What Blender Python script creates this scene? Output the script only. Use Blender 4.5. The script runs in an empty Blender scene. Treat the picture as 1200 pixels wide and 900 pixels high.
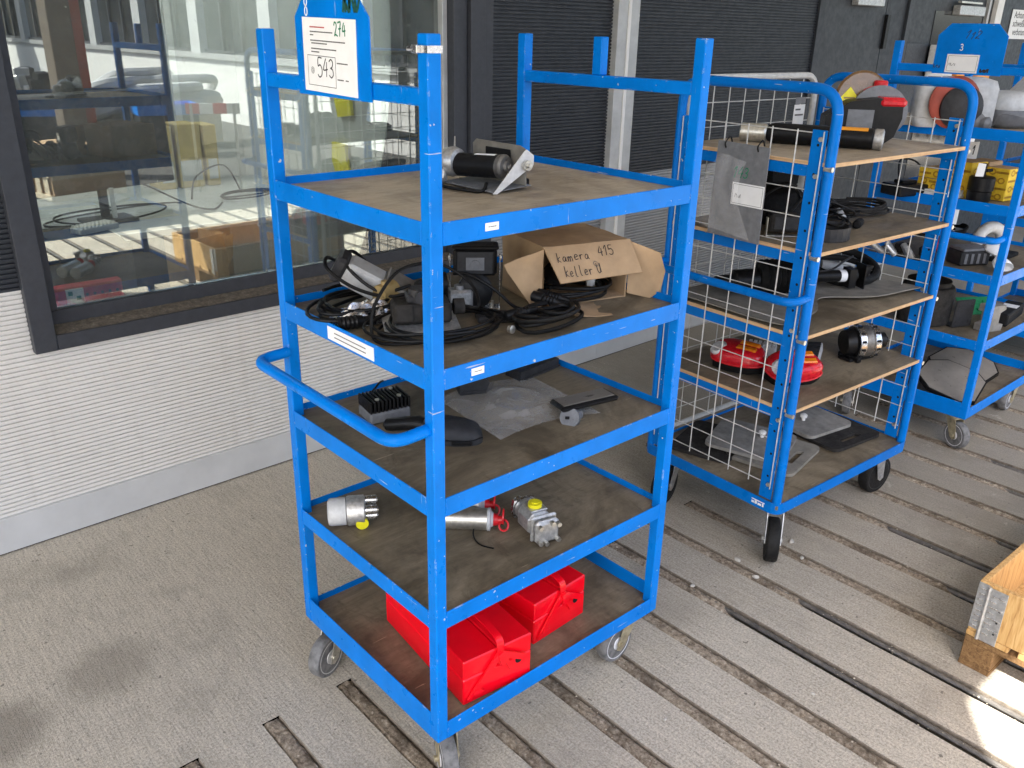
import bpy, math, random
from mathutils import Vector, Matrix, noise as mnoise
R_ = math.radians
random.seed(7)
scene = bpy.context.scene
COL = scene.collection
# ------------------------------------------------------------------ camera
cam = bpy.data.cameras.new('camera')
camo = bpy.data.objects.new('camera', cam); COL.objects.link(camo)
right = Vector((0.748439, -0.662875, 0.020888)); down = Vector((-0.238804, -0.298744, -0.923972)); fwd = Vector((0.618718, 0.686549, -0.381888))
mw = Matrix((right, -down, -fwd)).transposed().to_4x4()
mw.translation = Vector((-0.9241, -1.2577, 1.7325))
camo.matrix_world = mw
cam.sensor_width = 36; cam.lens = 36 * 1005.98 / 1200
cam.clip_start = 0.05; cam.clip_end = 400
scene.camera = camo
# ------------------------------------------------------------------ light
SUN_EL = R_(50); SUN_H = Vector((-0.8, -0.6, 0)).normalized()
sund = Vector((SUN_H.x * math.cos(SUN_EL), SUN_H.y * math.cos(SUN_EL), math.sin(SUN_EL)))
world = bpy.data.worlds.new('World'); scene.world = world; world.use_nodes = True
nt = world.node_tree
sky = nt.nodes.new('ShaderNodeTexSky'); sky.sky_type = 'NISHITA'; sky.sun_disc = False
sky.sun_elevation = SUN_EL; sky.sun_rotation = math.atan2(SUN_H.x, SUN_H.y); sky.dust_density = 3.0; sky.ozone_density = 0.8; sky.air_density = 0.9
bg = nt.nodes['Background']; bg.inputs['Strength'].default_value = 0.15
nt.links.new(sky.outputs[0], bg.inputs[0])
sl = bpy.data.lights.new('sun', 'SUN'); sl.energy = 5.0; sl.angle = R_(0.5); sl.color = (1, 0.95, 0.88)
so = bpy.data.objects.new('sun', sl); COL.objects.link(so)
so.rotation_euler = sund.to_track_quat('Z', 'Y').to_euler()
scene.view_settings.view_transform = 'Standard'; scene.view_settings.look = 'None'
scene.view_settings.exposure = 2.0; scene.view_settings.gamma = 1.0
scene.cycles.max_bounces = 8; scene.cycles.diffuse_bounces = 5; scene.cycles.glossy_bounces = 4
scene.cycles.transparent_max_bounces = 12
scene.cycles.use_denoising = True
scene.cycles.caustics_reflective = False; scene.cycles.caustics_refractive = False

# ------------------------------------------------------------------ materials
MATS = {}
class NT:
    def __init__(s, name):
        s.m = bpy.data.materials.new(name); s.m.use_nodes = True; s.t = s.m.node_tree
        s.b = s.t.nodes['Principled BSDF']; s.out = s.t.nodes['Material Output']
        s.co = s.t.nodes.new('ShaderNodeTexCoord')
        MATS[name] = s.m
    def n(s, typ, **kw):
        nd = s.t.nodes.new('ShaderNode' + typ)
        for k, v in kw.items(): setattr(nd, k, v)
        return nd
    def l(s, a, b): s.t.links.new(a, b)
    def noise(s, scale, stretch=(1, 1, 1), detail=5, rough=0.6, seed=0.0, dist=0.0):
        mp = s.n('Mapping'); mp.inputs['Scale'].default_value = stretch; mp.inputs['Location'].default_value = (seed, seed * 1.7, seed * .3)
        s.l(s.co.outputs['Object'], mp.inputs[0])
        nz = s.n('TexNoise'); nz.inputs['Scale'].default_value = scale; nz.inputs['Detail'].default_value = detail
        nz.inputs['Roughness'].default_value = rough; nz.inputs['Distortion'].default_value = dist
        s.l(mp.outputs[0], nz.inputs['Vector'])
        return nz.outputs[0]
    def ramp(s, fac, stops):
        r = s.n('ValToRGB'); e = r.color_ramp.elements
        while len(e) < len(stops): e.new(0.5)
        for i, (p, c) in enumerate(stops):
            e[i].position = p; e[i].color = (c, c, c, 1) if isinstance(c, (int, float)) else (*c, 1)
        s.l(fac, r.inputs[0]); return r.outputs[0]
    def mix(s, fac, a, b, mode='MIX'):
        m = s.n('Mix', data_type='RGBA', blend_type=mode)
        for i, x in ((0, fac), (6, a), (7, b)):
            if isinstance(x, (int, float)): m.inputs[i].default_value = x
            elif isinstance(x, tuple): m.inputs[i].default_value = (*x, 1)
            else: s.l(x, m.inputs[i])
        return m.outputs[2]
    def bump(s, h, strength=0.3, dist=0.002):
        b = s.n('Bump'); b.inputs['Strength'].default_value = strength; b.inputs['Distance'].default_value = dist
        s.l(h, b.inputs['Height']); s.l(b.outputs[0], s.b.inputs['Normal'])
    def base(s, c): 
        if isinstance(c, tuple): s.b.inputs['Base Color'].default_value = (*c, 1)
        else: s.l(c, s.b.inputs['Base Color'])
    def set(s, rough=None, metal=None, spec=None):
        for k, v in (('Roughness', rough), ('Metallic', metal), ('Specular IOR Level', spec)):
            if v is None: continue
            if isinstance(v, (int, float)): s.b.inputs[k].default_value = v
            else: s.l(v, s.b.inputs[k])

def simple(name, c, rough=0.5, metal=0.0, var=0.25, scale=30, bump=0.0, bscale=200, spec=None):
    s = NT(name)
    n1 = s.noise(scale, detail=6)
    dark = tuple(x * (1 - var) for x in c); lite = tuple(min(1, x * (1 + var)) for x in c)
    s.base(s.ramp(n1, [(0.3, dark), (0.7, lite)]))
    s.set(s.ramp(s.noise(scale * 2.3, seed=3), [(0.3, max(0.03, rough - .1)), (0.75, min(1, rough + .15))]), metal, spec)
    if bump: s.bump(s.noise(bscale, detail=3), bump, 0.001)
    return s.m

def paint(name, c, chip=(0.45, 0.5, 0.55), rough=0.32, thr=0.755, edge=True):
    s = NT(name)
    n1 = s.noise(9, detail=5)
    col = s.ramp(n1, [(0.3, tuple(x * .86 for x in c)), (0.7, tuple(min(1, x * 1.1) for x in c))])
    grime = s.ramp(s.noise(35, stretch=(1, 1, .4), detail=8, rough=.75, seed=5), [(0.60, 0), (0.80, .45)])
    col = s.mix(grime, col, (0.02, 0.06, 0.14) if c[2] > c[0] else (.1, .01, .01))
    spots = s.ramp(s.noise(75, detail=2, rough=.4, seed=9), [(thr, 0), (thr + .015, 1)])
    if edge:
        bv = s.n('Bevel', samples=3); bv.inputs['Radius'].default_value = 0.004
        ge = s.n('NewGeometry'); dt = s.n('VectorMath', operation='DOT_PRODUCT')
        s.l(bv.outputs[0], dt.inputs[0]); s.l(ge.outputs['Normal'], dt.inputs[1])
        em = s.ramp(dt.outputs['Value'], [(0.90, 1), (0.985, 0)])
        em2 = s.ramp(s.noise(38, detail=6, rough=.7, seed=2), [(0.57, 0), (0.63, .85)])
        e3 = s.mix(1.0, em, em2, 'MULTIPLY')
        spots = s.mix(1.0, spots, e3, 'LIGHTEN')
    scr = s.ramp(s.noise(13, stretch=(.7, .7, 11), detail=3, rough=.5, seed=17), [(.725, 0), (.74, .75)]); vsc = s.ramp(s.noise(15, stretch=(9, 9, .5), detail=3, seed=27), [(.735, 0), (.75, .6)])
    spots = s.mix(1.0, spots, s.mix(1.0, scr, vsc, 'LIGHTEN'), 'LIGHTEN')
    col = s.mix(spots, col, chip)
    s.base(col)
    s.set(s.ramp(s.noise(20, seed=4), [(0.3, rough - .08), (0.75, rough + .14)]), 0.0, 0.13)
    s.bump(s.noise(260, detail=2), 0.06, 0.001)
    return s.m

paint('blue_paint', (0.0001, 0.185, 0.66))
paint('blue_paint_dark', (0.0003, 0.155, 0.56))
PAINT_RED = 1

def wood_film(name, c1, c2, c3, sc=3.0):
    s = NT(name)
    streak = s.noise(9, stretch=(.9, 7, 1), detail=8, rough=.7, dist=.6)
    blot = s.noise(5.5, detail=7, rough=.65, seed=3)
    fine = s.noise(70, stretch=(.5, 2.2, 1), detail=4, seed=6)
    col = s.ramp(streak, [(0.32, c1), (0.55, c2), (0.75, c3)])
    dust = s.ramp(blot, [(0.40, 0), (0.64, .75)])
    col = s.mix(dust, col, tuple(x * 1.45 + .02 for x in c2))
    sm = s.ramp(s.noise(7, stretch=(1.3, .6, 1), detail=10, rough=.82, seed=12, dist=1.2), [(0.54, 0), (0.66, .85)])
    col = s.mix(sm, col, tuple(x * .45 for x in c1))
    col = s.mix(0.35, col, s.ramp(fine, [(.3, tuple(x * .7 for x in c2)), (.7, tuple(x * 1.3 for x in c2))]))
    bl2 = s.ramp(s.noise(2.3, stretch=(1, 1.4, 1), detail=8, rough=.7, seed=33, dist=.8), [(.46, 0), (.62, .7)])
    col = s.mix(bl2, col, tuple(x * .68 for x in c1))
    scr = s.ramp(s.noise(26, stretch=(.35, 5, 1), detail=2, seed=21), [(0.735, 0), (0.75, .5)])
    col = s.mix(scr, col, tuple(x * 1.9 for x in c3))
    s.base(col); s.set(s.ramp(blot, [(0.3, .42), (0.7, .75)]), 0, .35)
    s.bump(fine, .12, .001)
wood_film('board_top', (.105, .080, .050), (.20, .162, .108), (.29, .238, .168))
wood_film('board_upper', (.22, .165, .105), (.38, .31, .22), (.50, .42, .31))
s = NT('ply_edge')
ly = s.noise(2, stretch=(1, 1, 140), detail=2); s.base(s.mix(.35, s.ramp(ly, [(.35, (.36, .20, .09)), (.65, (.62, .43, .24))]), s.ramp(s.noise(40), [(.3, (.4, .26, .13)), (.7, (.66, .48, .28))]))); s.set(.7)

def concrete(name, c, dirx=(9, .9, 1), fine=150, stain=.55, shade_and_damp=False):
    s = NT(name)
    big = s.noise(1.6, detail=6, rough=.6)
    col = s.ramp(big, [(.28, tuple(x * .78 for x in c)), (.5, c), (.74, tuple(min(1, x * 1.15) for x in c))])
    warm = s.ramp(s.noise(2.7, seed=8, detail=4), [(.45, 0), (.75, .4)])
    col = s.mix(warm, col, (c[0] * 1.04, c[1] * .90, c[2] * .78))
    br = s.noise(16, stretch=dirx, detail=7, rough=.75, seed=2)
    col = s.mix(.75, col, s.ramp(br, [(.34, tuple(x * .42 for x in c)), (.5, c), (.64, tuple(min(1, x * 1.45) for x in c))]), 'MIX')
    gr = s.noise(fine, detail=3, rough=.8, seed=4)
    col = s.mix(.55, col, s.ramp(gr, [(.34, tuple(x * .35 for x in c)), (.5, c), (.64, tuple(min(1, x * 1.6) for x in c))]))
    blot = s.ramp(s.noise(2.2, seed=15, detail=7, rough=.62), [(.54, 0), (.70, stain)])
    col = s.mix(blot, col, tuple(x * .45 for x in c))
    if shade_and_damp:
        # shade and wetness painted in towards the right, damp patches by the wall
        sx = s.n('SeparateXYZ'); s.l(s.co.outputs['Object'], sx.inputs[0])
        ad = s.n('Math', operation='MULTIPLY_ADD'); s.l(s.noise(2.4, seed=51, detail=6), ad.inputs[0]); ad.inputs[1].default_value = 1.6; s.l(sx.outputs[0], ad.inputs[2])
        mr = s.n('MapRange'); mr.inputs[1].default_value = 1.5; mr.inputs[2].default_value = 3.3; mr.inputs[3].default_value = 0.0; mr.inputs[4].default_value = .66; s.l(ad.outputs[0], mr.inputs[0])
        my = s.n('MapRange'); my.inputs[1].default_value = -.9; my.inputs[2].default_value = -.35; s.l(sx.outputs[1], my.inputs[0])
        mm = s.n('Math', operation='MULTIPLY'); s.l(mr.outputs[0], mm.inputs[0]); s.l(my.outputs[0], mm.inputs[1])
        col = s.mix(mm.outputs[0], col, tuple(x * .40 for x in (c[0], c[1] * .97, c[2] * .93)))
        mpd = s.n('Mapping'); s.l(s.co.outputs['Object'], mpd.inputs[0])
        for (px, py, r, k) in ((-.45, .96, .17, .5), (-.76, .90, .15, .65), (.35, -.1, .22, .3), (1.0, .1, .12, .35)):
            vd = s.n('VectorMath', operation='DISTANCE'); s.l(s.co.outputs['Object'], vd.inputs[0]); vd.inputs[1].default_value = (px, py, 0)
            a2 = s.n('Math', operation='MULTIPLY_ADD'); s.l(s.noise(7, seed=px * 9, detail=5), a2.inputs[0]); a2.inputs[1].default_value = .16; s.l(vd.outputs['Value'], a2.inputs[2])
            m3 = s.n('MapRange', interpolation_type='SMOOTHSTEP'); m3.inputs[1].default_value = r * .45 + .06; m3.inputs[2].default_value = r + .09; m3.inputs[3].default_value = k; m3.inputs[4].default_value = 0; s.l(a2.outputs[0], m3.inputs[0])
            col = s.mix(m3.outputs[0], col, tuple(x * .42 for x in (c[0], c[1] * .98, c[2] * .95)))
    spk = s.ramp(s.noise(45, seed=31, detail=1), [(.765, 0), (.775, .8)])
    col = s.mix(spk, col, tuple(x * .3 for x in c))
    wht = s.ramp(s.noise(6, seed=41, detail=9, rough=.8), [(.62, 0), (.72, .5)])
    col = s.mix(wht, col, tuple(min(1, x * 1.7) for x in c))
    s.base(col); s.set(.85, 0, .25)
    s.bump(s.mix(.5, br, gr), .9, .006)
concrete('concrete_broom', (.485, .445, .375), shade_and_damp=True)
concrete('asphalt', (.085, .082, .078), dirx=(3, 3, 1), stain=.3)
simple('channel_side', (.19, .16, .125), .95, 0, .4, 60)
simple('grit', (.40, .35, .28), .9, 0, .7, 25)
s = NT('channel_dirt')
d1 = s.noise(70, detail=8, rough=.8); d2 = s.noise(9, detail=4, seed=4)
col = s.ramp(d1, [(.30, (.07, .055, .042)), (.46, (.27, .22, .165)), (.58, (.48, .41, .32)), (.70, (.72, .66, .57))])
col = s.mix(s.ramp(d2, [(.45, 0), (.70, .75)]), col, s.ramp(s.noise(40), [(.3, (.035, .026, .018)), (.7, (.12, .09, .065))])); s.base(col); s.set(.95, 0, .1); s.bump(d1, .9, .006)
simple('channel_dark', (.03, .026, .022), .9, 0, .5, 40, .5)
simple('red_paint', (.86, .003, .014), .13, 0, .06, 12, spec=.45)
simple('steel_bar', (.20, .19, .175), .5, .7, .35, 40, .1)
simple('galvanised', (.50, .51, .52), .42, .85, .25, 60)
simple('galv_paint', (.55, .55, .53), .45, .2, .15, 40)
simple('zinc', (.62, .60, .54), .36, .9, .2, 70)
simple('zinc_yellow', (.42, .37, .25), .5, .6, .35, 45)
simple('alu_cast', (.52, .52, .51), .42, .75, .3, 90, .25, 300)
simple('alu_bright', (.72, .72, .72), .22, .95, .25, 60)
simple('black_plastic', (.008, .008, .0085), .40, 0, .35, 60, .1, spec=.22)
simple('black_matt', (.009, .009, .0095), .75, 0, .35, 60, .2, spec=.22)
simple('black_dusty', (.026, .024, .022), .75, 0, .5, 35, .2, spec=.22)
simple('rubber', (.15, .15, .15), .75, 0, .45, 50, .25)
simple('rubber_black', (.010, .010, .010), .65, 0, .4, 50, .2, spec=.22)
simple('cable', (.007, .007, .007), .45, 0, .3, 90, spec=.22)
simple('grey_plastic', (.155, .16, .17), .5, 0, .2, 50, .1)
simple('dark_grey', (.034, .034, .036), .5, 0, .25, 50, .1, spec=.22)
simple('lightgrey_plastic', (.50, .51, .51), .5, 0, .15, 40, .08)
simple('white_plastic', (.72, .71, .68), .45, 0, .12, 60)
simple('hub_white', (.66, .67, .70), .4, 0, .25, 60)
simple('paper', (.82, .83, .83), .7, 0, .04, 30)
simple('ink_grey', (.12, .12, .12), .8, 0, .2, 300)
simple('ink_black', (.02, .02, .025), .6, 0, .1, 100)
simple('ink_green', (.0, .20, .085), .6, 0, .3, 100)
simple('ink_darkgreen', (.004, .07, .055), .6, 0, .5, 90)
simple('ink_red', (.45, .08, .08), .8, 0, .1, 100)
simple('white_mark', (.8, .8, .8), .6, 0, .1, 100)
simple('yellow_plastic', (.82, .74, .02), .35, 0, .08, 80)
simple('yellow_card', (.74, .50, .03), .6, 0, .15, 40)
simple('yellow_box_print', (.42, .22, .015), .7, 0, .2, 60)
simple('orange_label', (.85, .33, .02), .5, 0, .1, 60)
simple('sticker_yellow', (.85, .75, .02), .5, 0, .08, 60)
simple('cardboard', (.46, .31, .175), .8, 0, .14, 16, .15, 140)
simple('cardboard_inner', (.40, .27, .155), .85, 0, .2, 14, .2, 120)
simple('red_cap', (.60, .012, .02), .35, 0, .15, 60)
simple('red_lens', (.55, .01, .02), .15, 0, .25, 60)
simple('amber_lens', (.75, .20, .01), .15, 0, .2, 60)
simple('clear_lens', (.6, .6, .6), .1, .3, .3, 60)
simple('brown_film', (.16, .085, .035), .2, 0, .3, 30)
simple('pcb_green', (.01, .22, .08), .45, 0, .3, 80)
simple('mat_grey', (.21, .195, .165), .8, 0, .25, 20, .2)
simple('plate_grey', (.23, .22, .20), .75, 0, .3, 25, .4, 120)
simple('mirror_grey', (.30, .275, .24), .35, .2, .15, 12)
s = NT('clad_white')
_v = s.noise(1.2, stretch=(1, 1, .5), detail=5); _d = s.noise(3, stretch=(6, 1, .35), detail=7, rough=.7, seed=3)
_c = s.ramp(_v, [(.3, (.66, .64, .60)), (.7, (.72, .72, .70))]); _c = s.mix(s.ramp(_d, [(.52, 0), (.75, .35)]), _c, (.50, .47, .42)); s.base(_c); s.set(.45, 0, .4)
simple('clad_mid', (.30, .305, .31), .5, .2, .08, 10)
simple('clad_dark', (.024, .028, .035), .5, .2, .12, 12)
simple('door_dark', (.024, .028, .034), .5, .1, .12, 12)
simple('frame_dark', (.034, .038, .047), .5, .1, .15, 30)
simple('kick_grey', (.52, .53, .535), .5, .05, .08, 6)
simple('profile_grey', (.46, .47, .47), .5, .3, .12, 14)
s = NT('sill_dirt'); d1 = s.noise(60, detail=8, rough=.8)
s.base(s.ramp(d1, [(.3, (.05, .045, .04)), (.55, (.15, .13, .105)), (.75, (.30, .27, .22))])); s.set(.95, 0, .1); s.bump(d1, .5, .003)
simple('room_wall', (.55, .56, .54), .8, 0, .06, 5)
simple('room_floor', (.30, .30, .29), .6, 0, .15, 8)
simple('desk_top', (.42, .43, .42), .35, 0, .12, 8)
simple('white_edge', (.75, .75, .73), .5, 0, .05, 20)
simple('screen', (.02, .021, .022), .25, 0, .15, 8)
simple('red_plastic', (.55, .012, .03), .45, 0, .2, 40)
simple('roof_under', (.62, .62, .60), .8, 0, .08, 5)
simple('pier', (.32, .31, .29), .8, 0, .15, 6, .2)
simple('pier_brown', (.12, .095, .07), .8, 0, .3, 8, .2)
simple('red_steel', (.34, .06, .035), .6, .1, .25, 10)
simple('stone', (.46, .44, .40), .85, 0, .2, 40, .3)
simple('gold_tan', (.52, .40, .17), .7, 0, .2, 12)
simple('gold_brown', (.35, .25, .1), .6, 0, .2, 30)
s = NT('pine')
g1 = s.noise(7, stretch=(14, 14, 1.2), detail=6, rough=.6, dist=.8); g2 = s.noise(3, detail=4, seed=4)
col = s.ramp(g1, [(.3, (.34, .17, .055)), (.5, (.56, .34, .13)), (.72, (.68, .46, .21))]); s.base(s.mix(s.ramp(g2, [(.5, 0), (.75, .4)]), col, (.40, .22, .085))); s.set(.7, 0, .3); s.bump(g1, .15, .001)
s = NT('pine_dark')
g1 = s.noise(9, stretch=(1.2, 10, 10), detail=6, rough=.6, dist=.8)
s.base(s.ramp(g1, [(.3, (.10, .052, .022)), (.5, (.20, .115, .05)), (.72, (.30, .18, .085))])); s.set(.8, 0, .2); s.bump(g1, .3, .002)
simple('pale_wood', (.60, .52, .38), .75, 0, .2, 20)
# glass pane with a film of dust
s = NT('pane_glass')
tr = s.n('BsdfTransparent'); tr.inputs[0].default_value = (.80, .84, .82, 1)
gl = s.n('BsdfGlossy'); gl.inputs['Roughness'].default_value = 0.0; gl.inputs[0].default_value = (.95, 1, .98, 1)
df = s.n('BsdfDiffuse'); df.inputs[0].default_value = (.62, .64, .60, 1)
fr = s.n('Fresnel'); fr.inputs[0].default_value = 1.75
fm = s.n('Math', operation='MULTIPLY_ADD'); fm.inputs[1].default_value = 1.0; fm.inputs[2].default_value = 0.07
s.l(fr.outputs[0], fm.inputs[0])
m1 = s.n('MixShader'); s.l(fm.outputs[0], m1.inputs[0]); s.l(tr.outputs[0], m1.inputs[1]); s.l(gl.outputs[0], m1.inputs[2])
dust = s.ramp(s.noise(4, detail=8, rough=.7), [(.35, .03), (.75, .12)])
spk = s.ramp(s.noise(38, stretch=(1, 1, .6), detail=5, rough=.7, seed=7), [(.66, 0), (.75, .6)])
sm = s.mix(1.0, dust, spk, 'LIGHTEN')
m2 = s.n('MixShader'); s.l(sm, m2.inputs[0]); s.l(m1.outputs[0], m2.inputs[1]); s.l(df.outputs[0], m2.inputs[2])
s.l(m2.outputs[0], s.out.inputs[0])
s = NT('milky_panel'); tl = s.n('BsdfTranslucent'); tl.inputs[0].default_value = (.85, .87, .85, 1); s.l(tl.outputs[0], s.out.inputs[0])
def film(name, c, alpha, rough=.18):
    s = NT(name); tr = s.n('BsdfTransparent')
    s.base(c); s.set(rough, 0, .7)
    mx = s.n('MixShader'); a = s.ramp(s.noise(14, detail=6, rough=.6, dist=1.5), [(.30, alpha * .8), (.75, min(1, alpha * 1.35))])
    s.l(a, mx.inputs[0]); s.l(tr.outputs[0], mx.inputs[1]); s.l(s.b.outputs[0], mx.inputs[2]); s.l(mx.outputs[0], s.out.inputs[0])
    s.bump(s.noise(16, detail=3, dist=1.5), .25, .004)
film('zip_film', (.78, .76, .72), .33, .12)
film('bag_film', (.9, .9, .9), .15, .10)
film('lens_film', (.8, .3, .3), .35, .05)
simple('foil', (.75, .75, .76), .25, .9, .3, 40, .9, 60)
simple('opp_glass', (.02, .024, .028), .06, 0, .3, 3)
simple('opp_white', (.72, .72, .70), .7, 0, .05, 5)

# ------------------------------------------------------------------ mesh helpers
ID = Matrix.Identity(4)
import bmesh
def renorm(me):
    bm = bmesh.new(); bm.from_mesh(me); bmesh.ops.recalc_face_normals(bm, faces=bm.faces); bm.to_mesh(me); bm.free()
def T(x=0, y=0, z=0, rz=0, rx=0, ry=0):
    return Matrix.Translation((x, y, z)) @ Matrix.Rotation(rz, 4, 'Z') @ Matrix.Rotation(ry, 4, 'Y') @ Matrix.Rotation(rx, 4, 'X')
class MB:
    def __init__(s, tf=None): s.v = []; s.f = []; s.T = tf or ID
    def add(s, vs, fs):
        o = len(s.v); s.v += [tuple(s.T @ Vector(p)) for p in vs]; s.f += [tuple(i + o for i in f) for f in fs]; return s
    def box(s, x0, x1, y0, y1, z0, z1, b=0.0, tf=None):
        if x0 > x1: x0, x1 = x1, x0
        if y0 > y1: y0, y1 = y1, y0
        if z0 > z1: z0, z1 = z1, z0
        c = ((x0 + x1) / 2, (y0 + y1) / 2, (z0 + z1) / 2); h = ((x1 - x0) / 2, (y1 - y0) / 2, (z1 - z0) / 2)
        b = min(b, min(h) * .8)
        if b <= 0:
            vs = [(c[0] + i * h[0], c[1] + j * h[1], c[2] + k * h[2]) for i in (-1, 1) for j in (-1, 1) for k in (-1, 1)]
            fs = [(0, 1, 3, 2), (4, 6, 7, 5), (0, 4, 5, 1), (2, 3, 7, 6), (0, 2, 6, 4), (1, 5, 7, 3)]
        else:
            vs = []; idx = {}
            for i in (-1, 1):
                for j in (-1, 1):
                    for k in (-1, 1):
                        for ax in range(3):
                            p = [h[0] - b, h[1] - b, h[2] - b]; p[ax] = h[ax]
                            idx[(i, j, k, ax)] = len(vs); vs.append((c[0] + i * p[0], c[1] + j * p[1], c[2] + k * p[2]))
            fs = []
            for ax in range(3):
                for sg in (-1, 1):
                    o = [a for a in range(3) if a != ax]; q = []
                    for (a, b2) in ((-1, -1), (1, -1), (1, 1), (-1, 1)):
                        t = [0, 0, 0]; t[ax] = sg; t[o[0]] = a; t[o[1]] = b2; q.append(idx[(*t, ax)])
                    flip = (sg > 0) == (ax == 1)
                    fs.append(tuple(q[::-1]) if flip else tuple(q))
            for ax in range(3):       # edges along ax
                o = [a for a in range(3) if a != ax]
                for a in (-1, 1):
                    for b2 in (-1, 1):
                        t0 = [0, 0, 0]; t0[o[0]] = a; t0[o[1]] = b2; t1 = t0[:]; t0[ax] = -1; t1[ax] = 1
                        fs.append((idx[(*t0, o[0])], idx[(*t1, o[0])], idx[(*t1, o[1])], idx[(*t0, o[1])]))
            for i in (-1, 1):
                for j in (-1, 1):
                    for k in (-1, 1): fs.append(tuple(idx[(i, j, k, a)] for a in range(3)))
        if tf: vs = [tuple(tf @ Vector(p)) for p in vs]
        return s.add(vs, fs)
    def cyl(s, p0, p1, r0, r1=None, n=16, caps=True):
        r1 = r0 if r1 is None else r1
        p0 = Vector(p0); p1 = Vector(p1); d = (p1 - p0).normalized(); a = d.orthogonal().normalized(); b = d.cross(a)
        vs = []; fs = []
        for p, r in ((p0, r0), (p1, r1)):
            for i in range(n):
                t = 2 * math.pi * i / n; vs.append(p + (a * math.cos(t) + b * math.sin(t)) * r)
        fs = [(i, (i + 1) % n, n + (i + 1) % n, n + i) for i in range(n)]
        if caps: fs += [tuple(range(n))[::-1], tuple(range(n, 2 * n))]
        return s.add(vs, fs)
    def lathe(s, prof, p0, axis, n=20, caps=True):
        p0 = Vector(p0); d = Vector(axis).normalized(); a = d.orthogonal().normalized(); b = d.cross(a); vs = []; fs = []
        for (r, h) in prof:
            for i in range(n):
                t = 2 * math.pi * i / n; vs.append(p0 + d * h + (a * math.cos(t) + b * math.sin(t)) * max(r, 1e-5))
        for k in range(len(prof) - 1):
            fs += [(k * n + i, k * n + (i + 1) % n, (k + 1) * n + (i + 1) % n, (k + 1) * n + i) for i in range(n)]
        if caps: fs += [tuple(range(n))[::-1], tuple(range((len(prof) - 1) * n, len(prof) * n))]
        return s.add(vs, fs)
    def tube(s, pts, r, n=8, closed=False):
        P = [Vector(p) for p in pts]; m = len(P); vs = []; fs = []; prev = None
        for i in range(m):
            if closed: t = P[(i + 1) % m] - P[i - 1]
            else: t = P[min(i + 1, m - 1)] - P[max(i - 1, 0)]
            if t.length < 1e-9: t = Vector((1, 0, 0))
            t.normalize()
            if prev is None: a = t.orthogonal().normalized()
            else:
                a = prev - t * prev.dot(t)
                a = a.normalized() if a.length > 1e-6 else t.orthogonal().normalized()
            prev = a; b = t.cross(a); rr = r[i] if isinstance(r, (list, tuple)) else r
            for k in range(n):
                an = 2 * math.pi * k / n; vs.append(P[i] + (a * math.cos(an) + b * math.sin(an)) * rr)
        for i in range(m if closed else m - 1):
            j = (i + 1) % m
            fs += [(i * n + k, i * n + (k + 1) % n, j * n + (k + 1) % n, j * n + k) for k in range(n)]
        if not closed: fs += [tuple(range(n))[::-1], tuple(range((m - 1) * n, m * n))]
        return s.add(vs, fs)
    def prism(s, poly, o, ex, ey, dep):       # polygon in plane (o, ex, ey), thickness along ex x ey * dep
        o = Vector(o); ex = Vector(ex); ey = Vector(ey); nz = ex.cross(ey).normalized() * dep; n = len(poly)
        vs = [o + ex * x + ey * y for x, y in poly] + [o + ex * x + ey * y + nz for x, y in poly]
        fs = [tuple(range(n))[::-1], tuple(range(n, 2 * n))] + [(i, (i + 1) % n, n + (i + 1) % n, n + i) for i in range(n)]
        return s.add(vs, fs)
    def sheet(s, fn, nu, nv, th=0.0):
        vs = [fn(i / nu, j / nv) for j in range(nv + 1) for i in range(nu + 1)]
        w = nu + 1
        fs = [(j * w + i, j * w + i + 1, (j + 1) * w + i + 1, (j + 1) * w + i) for j in range(nv) for i in range(nu)]
        if th:
            n0 = len(vs); vs = vs + [(p[0], p[1], p[2] - th) for p in vs]; fs = fs + [tuple(k + n0 for k in f[::-1]) for f in fs]
            rim = [j for j in range(w)] + [j * w + nu for j in range(1, nv + 1)] + [nv * w + i for i in range(nu - 1, -1, -1)] + [j * w for j in range(nv - 1, 0, -1)]
            for a in range(len(rim)):
                x, y = rim[a], rim[(a + 1) % len(rim)]; fs.append((y, x, x + n0, y + n0))
        return s.add(vs, fs)
    def ribbon(s, pts, w, o, ex, ey):
        o = Vector(o); ex = Vector(ex).normalized(); ey = Vector(ey).normalized(); nz = ex.cross(ey)
        q = [Vector((p[0], p[1])) for p in pts]
        for i in range(len(q) - 1):
            d = (q[i + 1] - q[i])
            if d.length < 1e-7: continue
            d.normalize(); nn = Vector((-d.y, d.x)) * w / 2; e = d * w * .3
            c = [q[i] - e + nn, q[i] - e - nn, q[i + 1] + e - nn, q[i + 1] + e + nn]
            s.add([o + ex * p.x + ey * p.y + nz * (0.0004 + .00003 * (i % 5)) for p in c], [(0, 1, 2, 3)])
        return s
    def build(s, name, mat, parent=None, smooth=35, mats=None, label=None, **props):
        me = bpy.data.meshes.new(name); me.from_pydata(s.v, [], s.f); me.update(); renorm(me)
        ml = mats or [mat]
        for m in ml: me.materials.append(MATS[m] if isinstance(m, str) else m)
        if smooth:
            me.shade_smooth(); me.set_sharp_from_angle(angle=R_(smooth))
        o = bpy.data.objects.new(name, me); COL.objects.link(o)
        if parent: o.parent = parent
        if label: o['label'] = label
        for k, v in props.items(): o[k] = v
        return o
def thing(name, label, cat, loc=(0, 0, 0), rz=0, group=None):
    o = bpy.data.objects.new(name, None); COL.objects.link(o); o.location = loc; o.rotation_euler = (0, 0, rz)
    o.empty_display_size = .05; o['label'] = label; o['category'] = cat
    if group: o['group'] = group
    return o
def tag(o, label, cat, group=None):
    o['label'] = label; o['category'] = cat
    if group: o['group'] = group
    return o
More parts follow.
